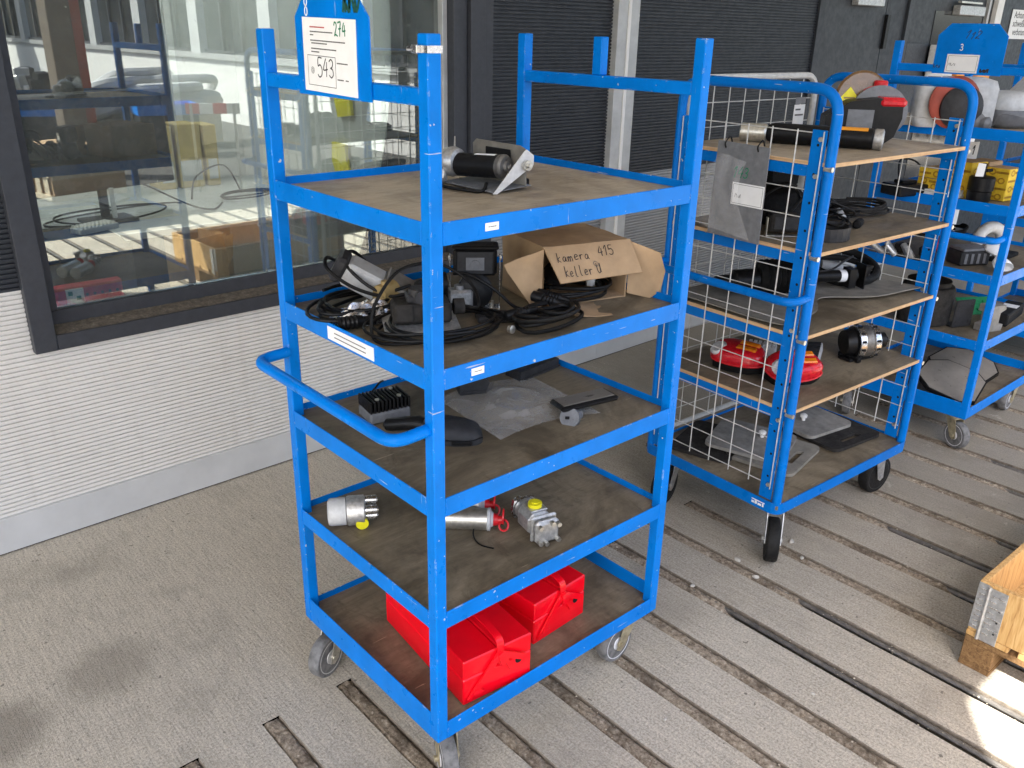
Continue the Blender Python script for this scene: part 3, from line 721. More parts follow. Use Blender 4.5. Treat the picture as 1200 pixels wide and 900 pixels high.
# ------------------------------------------------------------------ the mesh-sided trolley (local frame)
P2 = (1.4756, .0317, 0); A2 = -.0525; L2, W2, ZB = .870, .624, .200
t2 = thing('mesh_trolley', 'blue trolley with wire mesh sides and plywood shelves in the middle', 'trolley', P2, A2, 'blue trolleys parked in a row')
BP = 'blue_paint_dark'
m = MB(); pr = .016
zb1 = ZB + .042
def frame_ring(m, z0, z1, ins=0.0, th=.004):
    r = .035; out = []
    for cx, cy, a0 in ((r, r, 180), (L2 - r, r, 270), (L2 - r, W2 - r, 0), (r, W2 - r, 90)):
        for k in range(6):
            a = R_(a0 + 18 * k); out.append((cx + r * math.cos(a), cy + r * math.sin(a)))
    n = len(out); vs = []
    for off in (0, th):
        for z in (z0, z1):
            for x, y in out:
                dx = L2 / 2 - x; dy = W2 / 2 - y; vs.append((x + (off if dx > 0 else -off), y + (off if dy > 0 else -off), z))
    fs = []
    for i in range(n):
        j = (i + 1) % n; fs += [(i, j, n + j, n + i), (2 * n + i, 3 * n + i, 3 * n + j, 2 * n + j), (n + i, n + j, 3 * n + j, 3 * n + i), (i, 2 * n + i, 2 * n + j, j)]
    m.add(vs, fs)
frame_ring(m, ZB, zb1); m.build('base_frame', BP, t2)
m = MB(); m.box(.006, L2 - .006, .006, W2 - .006, ZB + .020, ZB + .034); m.build('shelf', 'board_top', t2, smooth=0)
ZT2 = 1.592
def bow(x):
    m = MB(); m.tube(rounded([(x, .020, zb1 - .03), (x, .020, ZT2), (x, W2 - .020, ZT2), (x, W2 - .020, zb1 - .03)], .085, 8), pr, 14); return m.build('side_bow', BP, t2)
bow(.020); bow(L2 - .020)
# perforated uprights and bolts
for x, sg_ in ((.020, 1), (L2 - .020, 1)):
    for ya, yb in ((.038, .088), (W2 - .088, W2 - .038)):
        m = MB(); m.box(x - .010, x - .006, ya, yb, zb1 + .002, 1.478, .001); up = m.build('upright', BP, t2)
        m = MB()
        for k in range(14):
            z = .33 + .085 * k; m.cyl((x - .0105, (ya + yb) / 2, z), (x - .0098, (ya + yb) / 2, z), .0045, n=8)
        m.build('slot_holes', 'black_matt', up)
        m = MB()
        for z in (1.452, 1.345, .86, .545, .30):
            m.cyl((x - .017, ya + .016, z), (x - .0102, ya + .016, z), .0075, n=6)
        m.build('bolts', 'zinc', up)
ZSH = [1.374, 1.106, .836, .578]
for z in ZSH:
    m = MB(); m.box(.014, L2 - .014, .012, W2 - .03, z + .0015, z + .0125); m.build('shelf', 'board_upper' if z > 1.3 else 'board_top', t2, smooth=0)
    m = MB(); m.box(.0130, L2 - .0130, .0095, .0118, z + .001, z + .0130); m.box(.0105, .0128, .012, W2 - .03, z + .001, z + .013); m.build('plywood_edge', 'ply_edge', t2, smooth=0)
    for x in (.030, L2 - .034):
        m = MB(); m.box(x - .016, x - .012, .028, W2 - .045, z - .034, z, .001); m.box(x - .0118, x + .02, .03, W2 - .045, z - .004, z); m.build('shelf_bracket', BP, t2)
    [MB().cyl((x, .030, z - .004), (x, .002, z - .004), .008, n=8).build('shelf_pin', 'zinc', t2) for x in (.010, L2 - .012)]
def mesh_panel(x, name, mat):
    m = MB()
    for v in [.047 + .0895 * k for k in range(7)]: m.tube([(x, v, .285), (x, v, 1.475)], .0022, 6)
    for k in range(15):
        z = .300 + .0835 * k; m.tube([(x + .0043, .040, z), (x + .0043, W2 - .04, z)], .0019, 6)
    return m.build(name, mat, t2)
mesh_panel(.008, 'wire_mesh', 'galv_paint'); mesh_panel(L2 - .034, 'wire_mesh', 'galv_paint')
m = MB(); m.tube(rounded([(.07, W2 - .005, .265), (.07, W2 - .005, 1.592), (L2 - .06, W2 - .005, 1.592), (L2 - .06, W2 - .005, .265)], .07, 7), .012, 10); m.tube([(.07, W2 - .005, .268), (L2 - .06, W2 - .005, .268)], .010, 10); rb = m.build('rear_panel', 'galv_paint', t2)
m = MB()
for k in range(8): m.tube([(.11 + .088 * k, W2 - .005, .27), (.11 + .088 * k, W2 - .005, 1.585)], .0022, 6)
for k in range(15): m.tube([(.07, W2 - .001, .34 + .0835 * k), (L2 - .06, W2 - .001, .34 + .0835 * k)], .0019, 6)
m.build('wire_mesh', 'galv_paint', rb)
m = MB(); m.tube(rounded([(.020, W2 - .022, .975), (-.075, W2 - .022, .972), (-.075, .020, .972), (.020, .020, .975)], .07, 8), .0135, 12); m.build('push_handle', BP, t2)
m = MB()
for k, (a, b) in enumerate(((0, .010), (.013, .022), (.026, .040), (.044, .050))):
    m.box(-.0012, .0003, .105 - b, .105 - a, ZB + .012, ZB + .020 + .004 * (k % 2)); 
m.box(-.0012, .0003, .052, .106, ZB + .021 + .0045, ZB + .029); m.build('white_lettering', 'white_mark', t2, smooth=0)
caster(t2, .085, .062, R_(38), .080, .042, .1995, 'rubber_black', 'dark_grey', 'galvanised', .055)
caster(t2, .785, .080, R_(-5), .080, .042, .1995, 'rubber_black', 'dark_grey', 'galvanised', -.02)
caster(t2, .085, .545, R_(15), .080, .042, .1995, 'rubber_black', 'dark_grey', 'galvanised', .05)
caster(t2, .785, .545, R_(-8), .080, .042, .1995, 'rubber_black', 'dark_grey', 'galvanised', .05)

# ================================================================== THINGS ON THE FRONT TROLLEY
Z1, Z2, Z3, Z4 = [z - .0175 for z in ZS[:4]]; Z5 = ZS[4] - .025 - .0175
# --- window-wiper-like drive on a white bracket (top shelf)
t = thing('drive_unit', 'black electric motor in a white angled bracket on the top shelf', 'motor', (.352, .236, Z1)); t.scale = (.95, .95, .90)
m = MB(); m.box(0, .125, .002, .20, .004, .007, .001, tf=Matrix.Rotation(R_(-3), 4, 'Y')); m.build('base_plate', 'grey_plastic', t)
m = MB(); m.prism([(0, 0), (.012, -.001), (.128, .062), (.128, .086), (.105, .102), (.098, .098)], (0, .002, .002), (1, 0, 0), (0, 0, 1), .003); m.build('bracket_flange', 'white_plastic', t)
m = MB(); m.prism([(0, 0), (.2, 0), (.2, .092), (.185, .104), (.02, .104), (0, .098)], (.106, .002, .008), (0, 1, 0), (-.06, 0, 1), .003)
m.build('bracket_back', 'mat_grey', t); m = MB(); m.box(.0965, .0985, .05, .145, .068, .098, .001, tf=T(-.001, 0, 0)); m.build('bracket_slot', 'black_matt', t)
m = MB(); m.cyl((.100, -.004, .066), (.100, -.014, .066), .013, n=16); m.cyl((.100, -.014, .066), (.100, -.022, .066), .006, n=10); m.build('pivot_knob', 'zinc', t)
a0, a1 = Vector((.034, .172, .052)), Vector((.066, .052, .058)); d = (a1 - a0).normalized()
m = MB(); m.cyl(a0, a1, .0305, n=28); m.build('motor_body', 'black_plastic', t)
m = MB(); m.lathe([(.031, 0), (.032, .012), (.028, .018), (.016, .019), (.015, .026), (.008, .027), (.007, .034)], a1, d, 24); m.build('end_cap', 'steel_bar', t)
m = MB(); q = d.cross(Vector((0, 0, 1))).normalized()
def lab(u, v): a = R_(62 + 50 * v); p = a0.lerp(a1, .42 + .5 * u) + (q * -math.cos(a) + Vector((0, 0, 1)) * math.sin(a)) * .0309; return tuple(p)
m.sheet(lab, 2, 6); m.build('type_label', 'paper', t)
m = MB(); m.lathe([(.02, 0), (.036, .008), (.040, .028), (.034, .045), (.02, .05)], a0 + Vector((-.014, .045, .004)), d, 18); m.box(-.01, .04, .185, .24, .002, .07, .008, tf=T(0, 0, 0, R_(8))); m.build('gear_housing', 'alu_cast', t)
m = MB(); m.cyl((-.005, .19, .06), (.0, .255, .066), .014, n=14); m.cyl((-.005, .20, .03), (-.02, .19, .03), .016, n=14); m.build('output_shaft', 'white_plastic', t)
m = MB(); m.prism([(0, 0), (.06, .0), (.052, .04), (.03, .06), (.0, .03)], (.05, .215, .055), (.55, .75, 0), (.1, .1, 1), .003); m.build('side_plate', 'galvanised', t)
m = MB(); m.tube(smoothpath([(-.02, .23, .025), (-.045, .19, .014), (-.05, .12, .008), (-.03, .06, .006), (-.005, .035, .006), (.02, .05, .02)]), .0045, 8); m.tube(smoothpath([(-.015, .23, .018), (-.038, .20, .010), (-.040, .13, .005), (-.022, .08, .005)]), .0035, 8); m.build('cable', 'cable', t)
m = MB(); m.cyl((.145, .05, .012), (.145, .085, .012), .011, n=12); m.box(.128, .16, .045, .06, .001, .02, .003); m.build('foot_clip', 'black_plastic', t)

# --- second shelf: cables and lamps on the left
t = thing('cable_coil', 'coil of thick black cable looped on the second shelf at left', 'cable', (.13, .47, Z2))
m = MB(); m.tube(coil(0, 0, .0, .118, .085, 5.3, .0044, .35, 3, .25, .24), .0044, 8); m.tube(smoothpath([(.07, .07, .03), (.02, .11, .09), (-.03, .09, .12), (-.05, .05, .10), (-.01, .00, .06), (.05, -.05, .04), (.12, -.09, .05), (.17, -.12, .03)]), .0044, 8)
m.tube(smoothpath([(.12, .05, .03), (.06, .08, .11), (.02, .07, .13), (-.005, .03, .10), (.04, -.03, .05), (.11, -.06, .06)]), .0044, 8)
m.build('cable', 'cable', t)
t = thing('lamp_housing', 'dusty square lamp with silver side leaning in the cable coil on the second shelf', 'lamp', (.185, .50, Z2), R_(-35))
m = MB(); m.box(-.075, .02, -.030, .030, -.02, .045, .006, tf=T(0, 0, .045, 0, R_(14), R_(30))); m.build('housing', 'lightgrey_plastic', t)
m = MB(); m.box(.0205, .026, -.042, .042, -.028, .055, .004, tf=T(0, 0, .045, 0, R_(14), R_(30))); m.box(.0262, .09, -.040, -.036, -.026, .052, .001, tf=T(0, 0, .045, 0, R_(14), R_(30))); m.box(.0262, .09, -.0355, .040, .048, .052, .001, tf=T(0, 0, .045, 0, R_(14), R_(30))); m.build('hood', 'plate_grey', t)
m = MB(); m.box(-.105, -.0755, -.032, .032, -.022, .047, .008, tf=T(0, 0, .045, 0, R_(14), R_(30))); m.build('rear_cap', 'dark_grey', t)
t = thing('small_gear_case', 'pale yellowish cast fitting beside the square lamp', 'fitting', (.185, .435, Z2))
m = MB(); m.cyl((-.02, 0, .045), (.03, .01, .05), .022, n=14); m.box(-.03, .035, -.02, .02, .02, .045, .006); m.cyl((0, 0, .05), (0, .0, .075), .012, n=10); m.box(-.02, .025, -.018, .018, 0, .022, .004); m.build('fitting_body', 'gold_brown', t)
t = thing('foil_bag', 'crumpled silver foil bag under the cable coil on the second shelf', 'bag', (.10, .405, Z2), R_(-12))
def fb(u, v):
    e = (math.sin(math.pi * u) * math.sin(math.pi * v)) ** .45
    return (-.075 + .17 * u, -.045 + .09 * v, .002 + .034 * e * (1 + .9 * mnoise.noise(Vector((u * 7, v * 6, 2)))))
m = MB(); m.sheet(fb, 26, 18); m.build('foil', 'foil', t, smooth=20)
t = thing('black_connector', 'ribbed black round connector lying by the white rail label', 'connector', (.058, .362, Z2), R_(-15))
m = MB(); m.lathe([(.010, 0), (.0165, .002)] + [(.0165 if k % 2 else .0145, .006 + .005 * k) for k in range(9)] + [(.014, .056), (.011, .058), (.011, .085), (.006, .088)], (-.045, 0, .017), (1, 0, 0), 18); m.build('connector_body', 'black_plastic', t)
t = thing('camera_unit', 'black camera unit on a flat plate ringed by cable behind the front post', 'camera', (.16, .26, Z2), R_(-28))
m = MB(); m.box(-.085, .085, -.055, .055, .020, .0235, .001, tf=T(0, 0, 0, 0, R_(6))); m.build('base_plate', 'alu_cast', t)
m = MB(); m.box(-.064, .068, -.032, .040, .027, .072, .006); m.box(-.06, -.02, -.040, -.034, .035, .075, .003); m.box(0, .02, -.042, -.034, .03, .07, .002); m.cyl((.076, 0, .055), (.1, 0, .055), .018, n=14); m.build('case', 'black_dusty', t)
m = MB(); m.cyl((.0, .0, .0725), (.0, 0, .102), .026, n=18); m.box(-.032, .026, -.02, .028, .0725, .09, .004); m.cyl((.0, -.036, .088), (0, -.015, .088), .015, n=16); m.build('camera_head', 'dark_grey', t)
m = MB(); m.tube(smoothpath([(.1, 0, .055), (.13, -.02, .06), (.12, .03, .10), (.05, .06, .14), (-.04, .02, .14), (-.10, -.02, .08), (-.115, -.05, .03), (-.10, -.085, .008), (-.02, -.10, .008), (.08, -.09, .01)]), .0038, 8); m.build('cable', 'cable', t)
t = thing('cable_ring', 'flat ring of black cable round the base of the camera unit', 'cable', (.195, .235, Z2))
m = MB(); m.tube(coil(0, 0, .0, .145, .112, 4.8, .0037, -.25, 8, .3, .12), .0037, 8); m.build('cable', 'cable', t)
t = thing('alu_block', 'small cast aluminium block with a bolt between the camera and the floodlight', 'block', (.325, .33, Z2), R_(-25))
m = MB(); m.box(-.03, .032, -.022, .022, .0, .055, .006); m.cyl((0, -.005, .055), (0, -.005, .066), .012, n=12); m.build('block', 'alu_cast', t); m = MB(); m.box(-.036, -.0305, -.024, .024, .0, .06, .002); m.cyl((-.05, 0, .07), (-.032, 0, .07), .028, n=16); m.build('black_side', 'black_plastic', t)
t = thing('black_boot', 'round black rubber boot lying behind the camera unit', 'rubber boot', (.245, .40, Z2))
m = MB(); m.lathe([(.02, 0), (.035, .01), (.038, .035), (.028, .05), (.032, .06), (.02, .068)], (0, 0, .038), (.5, -.8, .15), 20); m.build('boot', 'rubber_black', t)
t = thing('floodlight', 'black work light standing in a steel bracket beside the cardboard box', 'floodlight', (.372, .325, Z2), R_(-38)); t.scale = (.86, .86, .90)
m = MB(); m.box(-.062, .062, -.018, .030, .093, .168, .008); m.box(-.066, .066, -.034, .03, .169, .178, .003); m.build('lamp_body', 'black_plastic', t)
m = MB(); m.box(-.050, .050, -.021, -.0185, .100, .160, .002); m.build('lens', 'dark_grey', t); m = MB(); m.box(-.026, .026, -.023, -.0212, .11, .145, .001); m.cyl((.0, -.028, .127), (0, -.023, .127), .012, n=14); m.build('reflector', 'grey_plastic', t)
m = MB(); m.box(-.072, .072, -.02, .025, .0, .0035, .0008); m.box(-.072, -.069, -.008, .008, .0036, .15, .0008); m.box(.069, .072, -.008, .008, .0036, .15, .0008); m.build('bracket', 'alu_bright', t)
m = MB(); m.cyl((-.076, 0, .14), (-.0725, 0, .14), .007, n=8); m.cyl((.0725, 0, .14), (.076, 0, .14), .007, n=8); m.cyl((.0, .0, .004), (0, 0, .014), .009, n=6); m.cyl((.05, .0, .004), (.05, 0, .02), .004, n=6); m.build('screws', 'zinc', t)
m = MB(); m.lathe([(.015, 0), (.045, .005), (.052, .03), (.05, .055), (.03, .065)], (0, .03, .045), (0, -1, .15), 20); m.build('rear_lamp', 'black_plastic', t)
m = MB(); m.tube(smoothpath([(-.06, -.02, .10), (-.02, -.045, .105), (.05, -.06, .07), (.11, -.06, .02), (.15, -.04, .01)]), .0045, 8); m.build('cable', 'cable', t)
t = thing('flat_controller', 'flat dark plastic controller lying in front of the floodlight', 'controller', (.362, .205, Z2), R_(-30))
m = MB(); m.box(-.065, .06, -.025, .028, .0, .016, .004); m.box(-.05, .045, -.018, .02, .0162, .0185, .001); m.build('controller_body', 'dark_grey', t); m = MB(); m.box(.03, .042, .022, .0285, .004, .012, .001); m.build('green_tab', 'yellow_plastic', t)
# --- cardboard box with hanging flap
t = thing('cardboard_box', 'open cardboard box with handwritten front flap on the second shelf', 'box', (.494, .214, Z2), R_(-14))
BW, BD, BH = .252, .215, .153; th = .004
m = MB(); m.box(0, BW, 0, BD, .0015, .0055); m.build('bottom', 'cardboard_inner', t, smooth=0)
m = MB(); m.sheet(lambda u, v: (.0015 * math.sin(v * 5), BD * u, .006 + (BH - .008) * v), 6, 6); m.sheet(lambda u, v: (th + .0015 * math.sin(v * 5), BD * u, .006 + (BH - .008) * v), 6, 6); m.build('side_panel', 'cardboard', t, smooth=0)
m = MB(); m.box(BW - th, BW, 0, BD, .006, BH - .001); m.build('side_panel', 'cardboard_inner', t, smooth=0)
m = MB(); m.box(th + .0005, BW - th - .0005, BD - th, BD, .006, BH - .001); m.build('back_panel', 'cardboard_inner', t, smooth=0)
m = MB(); m.sheet(lambda u, v: (-.001 + (BW + .002) * u, BD * v, BH + .003 + .004 * mnoise.noise(Vector((u * 3, v * 3, 1))) - .004 * u), 12, 12, th); m.build('top_panel', 'cardboard', t, smooth=30)
def flap(nm, mt, poly, o, ex, ey, bend, seed, n=14, thick=.0032):
    # a bent, slightly buckled flap cut to a torn outline
    o = Vector(o); ex = Vector(ex).normalized(); ey = Vector(ey).normalized(); nz = ex.cross(ey)
    def P(x, y):
        k = bend * (x * x if abs(bend) > 0 else 0) * 8 + .004 * mnoise.noise(Vector((x * 22, y * 22, seed))) + .0025 * math.copysign(min(1, abs(x - .05) * 40), x - .05)
        return o + ex * x + ey * y + nz * k
    c = (sum(p[0] for p in poly) / len(poly), sum(p[1] for p in poly) / len(poly)); rings = [0, .35, .7, 1.0]; out = []
    for a, b in zip(poly, poly[1:] + poly[:1]):
        for k in range(4): out.append((a[0] + (b[0] - a[0]) * k / 4, a[1] + (b[1] - a[1]) * k / 4))
    N = len(out); vs = []
    for side in (0, 1):
        for r in rings:
            for p in out: vs.append(P(c[0] + (p[0] - c[0]) * r, c[1] + (p[1] - c[1]) * r) + nz * (thick * side))
    fs = []; R4 = len(rings)
    for side in (0, 1):
        b0 = side * R4 * N
        for r in range(R4 - 1):
            for i in range(N): fs.append((b0 + r * N + i, b0 + r * N + (i + 1) % N, b0 + (r + 1) * N + (i + 1) % N, b0 + (r + 1) * N + i))
    e0 = (R4 - 1) * N; e1 = R4 * N + e0
    fs += [(e0 + i, e0 + (i + 1) % N, e1 + (i + 1) % N, e1 + i) for i in range(N)]
    m = MB(); m.add(vs, fs); return m.build(nm, mt, t, smooth=25)
fa = R_(-47); ey = Vector((0, math.cos(fa), -math.sin(fa))); FL = .100
m = MB(); m.prism([(.0, 0), (BW, 0), (BW - .002, FL - .004), (.012, FL)], (0, -.002, BH + .002), (1, 0, 0), tuple(-ey), .0035); m.build('top_flap', 'cardboard', t, smooth=0)
ex = Vector((1, 0, 0)); o = Vector((.0, -.002, BH + .002)) - ey * FL
nn = ex.cross(ey)
o = o + nn * .0010 if nn.y < 0 else o - nn * .0010
for (tx, dx, dy, hh_, ad, sd) in (('kamera', .022, .056, .027, .56, 4), ('415', .142, .060, .025, .62, 5), ('keller U', .030, .014, .027, .50, 6)):
    m = MB(); write(m, tx, o + ex * dx + ey * dy, ex, ey, hh_, .0019, ad, .08, sd); m.build('handwriting', 'ink_black', t, smooth=0)
m = MB(); write(m, '@', o + ex * .117 + ey * .034, ex, ey, .024, .0008, .8, 0, 7); m.build('handwriting', 'ink_grey', t, smooth=0)
flap('side_flap', 'cardboard', [(0, .004), (.022, .0), (.050, .040), (.090, .100), (.098, .118), (.045, .138), (0, .150)], (-.002, -.003, .002), (-1, -.10, 0), (0, 0, 1), .25, 3)
flap('side_flap', 'cardboard', [(0, .012), (.062, -.001), (.088, .020), (.096, .070), (.080, .118), (.040, .134), (0, .148)], (BW + .001, -.003, .001), (.86, -.51, 0), (0, 0, 1), -.2, 5)
flap('bottom_flap', 'cardboard_inner', [(.006, 0), (BW - .02, 0), (BW - .01, .075), (.15, .112), (.03, .108)], (0, -.002, .012), (1, 0, -.0), (0, -1, -.03), .05, 8)
t = thing('boxed_cable', 'coil of black cable with an adapter lying inside the open cardboard box', 'cable', (.625, .235, Z2 + .007))
m = MB(); m.tube(coil(0, 0, 0, .098, .085, 4.5, .0045, .2, 12, .35, .1), .0045, 8); m.tube(smoothpath([(-.08, .02, .02), (-.06, .05, .06), (.02, .07, .075), (.08, .02, .05), (.05, -.06, .02)]), .0045, 8); m.build('cable', 'cable', t)
m = MB(); m.lathe([(.02, 0), (.034, .004), (.034, .016), (.02, .02)], (-.05, .02, .045), (.1, -.5, 1), 18); m.build('adapter_disc', 'black_plastic', t)
m = MB(); m.lathe([(.012, 0), (.013, .028), (.009, .034), (.010, .045), (.004, .052)], (.055, -.01, .018), (.15, .1, 1), 12); m.build('white_plug', 'white_plastic', t)
t = thing('plug_leads', 'bundle of black leads with long connectors in front of the cardboard box', 'cable', (.40, .105, Z2), R_(-12))
m = MB(); m.tube(coil(.01, 0, 0, .085, .048, 4.6, .005, .35, 15, .35, .22), .005, 8); m.tube(coil(.03, .0, .015, .055, .03, 2.2, .005, .2, 18, .35, .22), .005, 8); m.build('cable', 'cable', t)
m = MB(); tf = None
for (p, d) in (((.02, .095, .05), (.5, -.62, -.12)), ((.05, .12, .045), (.6, -.7, -.1)), ((-.09, .03, .03), (.95, -.1, .12))):
    m.lathe([(.006, 0), (.013, .004), (.014, .03)] + [(.0125 if k % 2 else .0105, .032 + .004 * k) for k in range(8)] + [(.008, .066), (.006, .085)], p, d, 14)
m.build('connectors', 'black_plastic', t); m = MB(); m.lathe([(.009, 0), (.0095, .010), (.007, .011)], (-.098, -.01, .014), (.3, -.9, .1), 12); m.build('metal_ring', 'zinc', t)

# --- third shelf
t = thing('heat_sink', 'dark finned heat sink block on the left of the third shelf', 'heat sink', (.185, .462, Z3), R_(-10))
m = MB(); m.box(-.056, .056, -.042, .042, .0, .030, .005); m.build('block', 'grey_plastic', t)
m = MB()
for k in range(11): x = -.052 + .0104 * k; m.box(x - .0026, x + .0026, -.041, .041, .0302, .060, .001)
m.build('fins', 'black_plastic', t); m = MB()
for x, y in ((-.03, -.025), (.03, .028), (.03, -.025)): m.cyl((x, y, .060), (x, y, .063), .006, n=10)
m.build('screws', 'zinc', t)
t = thing('hand_unit', 'black plastic hand-held unit with a grip behind the front post on the third shelf', 'hand tool', (.225, .265, Z3), R_(-38))
def hu(u, v):
    a = u * 2 * math.pi; r = 1.0
    ca, sa = math.cos(a), math.sin(a); x = .075 * (abs(ca) ** .55) * (1 if ca > 0 else -1); y = .05 * (abs(sa) ** .55) * (1 if sa > 0 else -1)
    k = (1, 1.02, .97, .80, .55, .0)[v if isinstance(v, int) else 0]
    return x, y, k
prof = [(1.0, .0), (1.03, .012), (1.0, .022), (.90, .036), (.62, .045), (.0, .048)]
m = MB(); n = 28; vs = []
for k, z in prof:
    for i in range(n):
        x, y, _ = hu(i / n, 0); vs.append((x * k + .02, y * k, z - .012 * x / .075 * k))
m.add(vs, [(j * n + i, j * n + (i + 1) % n, (j + 1) * n + (i + 1) % n, (j + 1) * n + i) for j in range(5) for i in range(n)] + [tuple(range(n))]); m.build('unit_body', 'dark_grey', t, smooth=50)
m = MB(); m.tube(smoothpath([(-.04, .01, .025), (-.08, .02, .035), (-.12, .035, .022), (-.145, .045, .018)]), [.02] * 7 + [.019, .018, .017, .016, .015, .015, .015, .014, .013, .012, .010][:12], 12) if False else m.tube([(-.03, .005, .026), (-.06, .014, .032), (-.09, .024, .028), (-.12, .034, .020), (-.14, .042, .016), (-.148, .045, .015)], [.018, .020, .017, .016, .015, .006], 12); m.build('grip', 'black_plastic', t)
m = MB(); m.tube(smoothpath([(.095, -.03, .014), (.06, -.052, .014), (.0, -.055, .018)]), .0015, 6); m.box(.02, .07, -.058, -.052, .004, .016, .002); m.build('seam', 'black_plastic', t)
t = thing('plastic_film', 'clear plastic bag spread flat on the third shelf', 'plastic bag', (.49, .32, Z3))
def zf(u, v):
    x = -.17 + .31 * u + .03 * v; y = -.16 + .30 * v - .05 * u + .03 * math.sin(u * 3)
    r = math.hypot((u - .55) * 1.1, v - .5)
    return (x, y, .004 + .010 * max(0, 1 - r * 2.2) + .0015 * abs(mnoise.noise(Vector((u * 9, v * 7, 4)))) + .006 * math.exp(-((r - .27) / .05) ** 2))
m = MB(); m.sheet(zf, 40, 34); m.build('film', 'zip_film', t, smooth=60)
t = thing('mirror_unit', 'small flat black mirror on a grey foot on the right of the third shelf', 'mirror', (.575, .135, Z3), R_(-24))
m = MB(); m.box(-.085, .075, -.05, .05, -.007, .007, .006, tf=T(.02, .02, .040, 0, R_(-10), R_(-7))); m.build('mirror_case', 'black_plastic', t); m = MB(); m.box(-.075, .065, -.042, .042, .0072, .0085, .001, tf=T(.02, .02, .040, 0, R_(-10), R_(-7))); m.build('mirror_glass', 'mirror_grey', t)
m = MB(); m.cyl((-.035, -.02, .012), (-.045, -.032, .018), .026, n=18); m.box(-.05, -.0, -.02, .02, .003, .026, .005); m.build('foot', 'grey_plastic', t)
m = MB(); m.cyl((-.055, -.03, .018), (-.047, -.035, .019), .004, n=8); m.cyl((-.036, -.040, .012), (-.033, -.034, .013), .004, n=8); m.build('screw_holes', 'black_matt', t)
t = thing('black_switch_box', 'small black box standing on the plastic bag under the second shelf', 'box', (.455, .435, Z3 + .005), R_(-25))
m = MB(); m.prism([(-.04, 0), (.03, 0), (.045, .03), (.02, .055), (-.04, .05)], (0, -.02, 0), (1, 0, 0), (0, 0, 1), -.045); m.box(-.035, .03, -.024, -.0205, .002, .012, .001); m.build('box_body', 'dark_grey', t)
t = thing('black_moulding', 'flat black moulding at the back of the third shelf', 'moulding', (.70, .455, Z3), R_(8))
m = MB(); m.prism([(-.09, -.03), (.08, -.035), (.085, .03), (.0, .05), (-.08, .035)], (0, 0, 0), (1, 0, 0), (0, 1, 0), .028); m.tube(smoothpath([(-.08, -.036, .006), (0, -.04, .006), (.08, -.038, .006)]), .003, 6); m.build('moulding_body', 'dark_grey', t)
t = thing('thin_wire', 'thin black wire hanging over the back rail of the third shelf', 'wire', (.20, .55, Z3))
m = MB(); m.tube(smoothpath([(.08, .062, .025), (.06, .050, .028), (.02, .03, .016), (-.01, .035, .008), (-.03, .0, .003), (-.015, -.02, .003)]), .003, 6); m.build('wire', 'cable', t)

# --- fourth shelf
t = thing('silver_actuator', 'silver cylindrical actuator with yellow plug lying at left on the fourth shelf', 'actuator', (.075, .475, Z4))
ax = Vector((.86, -.51, 0)); a0 = Vector((-.048, .035, .040))
m = MB(); m.lathe([(.02, 0), (.034, .003), (.037, .01), (.037, .048), (.030, .050)], a0, ax, 28); m.build('cylinder_end', 'lightgrey_plastic', t)
m = MB(); m.lathe([(.038, .0501), (.040, .055), (.040, .095), (.034, .098), (.02, .099)], a0, ax, 28); m.build('housing', 'alu_cast', t)
m = MB(); sd = Vector((.51, .86, 0))
for (u, w, r) in ((.018, .018, .012), (-.020, .010, .012), (0, -.018, .013)):
    p = a0 + ax * .098 + sd * u + Vector((0, 0, w)); m.cyl(p, p + ax * .030, r, n=14); m.cyl(p + ax * .0301, p + ax * .034, r * .5, n=10)
m.build('ports', 'alu_bright', t)
p = a0 + ax * .088 + Vector((-.26, -.43, 0)) * .052 + Vector((0, 0, -.022)); m = MB(); m.cyl(p, p + Vector((-.22, -.45, -.02)).normalized() * .010, .0165, n=20); m.build('yellow_plug', 'yellow_plastic', t)
t = thing('twin_cylinder', 'pair of silver cylinders with red caps behind the front post on the fourth shelf', 'cylinder pair', (.325, .270, Z4))
for nm, off, ln in (('a', 0, .14), ('b', .062, .12)):
    a0 = Vector((-.085 + off * .75, .055 + off * .95, .030)); ax = Vector((.72, -.69, 0)).normalized()
    m = MB(); m.cyl(a0, a0 + ax * ln, .029, n=26); m.build('tube', 'zinc', t)
    m = MB(); m.lathe([(.0292, ln - .002), (.0305, ln), (.0305, ln + .006), (.022, ln + .008), (.018, ln + .014)], a0, ax, 24); m.build('collar', 'lightgrey_plastic', t)
    e = a0 + ax * (ln + .008)
    m = MB(); m.cyl(e, e + ax * .018, .018, .015, n=18); m.cyl(e + ax * .018, e + ax * .034 + Vector((0, 0, .0)), .011, n=14); m.cyl(e + ax * .030 + Vector((0, 0, .01)), e + ax * .034 + Vector((0, 0, .01)), .021, n=18)
    rg = [e + ax * (.034 + .012 * math.sin(a)) + Vector((-.36, -.36, 0)) * (.016 * (1 - math.cos(a))) + Vector((0, 0, -.012 * (1 - math.cos(a)) + .0)) for a in [i * .35 for i in range(18)]]
    m.tube(rg, .003, 6); m.build('red_cap', 'red_cap', t)
m = MB(); m.tube(smoothpath([(-.01, -.02, .02), (-.04, -.05, .006), (-.05, -.09, .003), (-.035, -.125, .003)]), .0022, 6); m.build('wire', 'cable', t)
t = thing('gear_pump', 'cast aluminium gear pump with yellow plug on the right of the fourth shelf', 'pump', (.422, .115, Z4), R_(-104))
m = MB(); m.box(-.075, .010, -.034, .034, .004, .070, .016); m.cyl((-.085, 0, .04), (-.075, 0, .04), .030, n=22); m.build('pump_body', 'alu_cast', t)
m = MB(); m.box(.0105, .022, -.037, .037, .002, .074, .006); m.box(.0225, .044, -.034, .034, .004, .070, .010); m.build('front_cover', 'alu_cast', t)
m = MB()
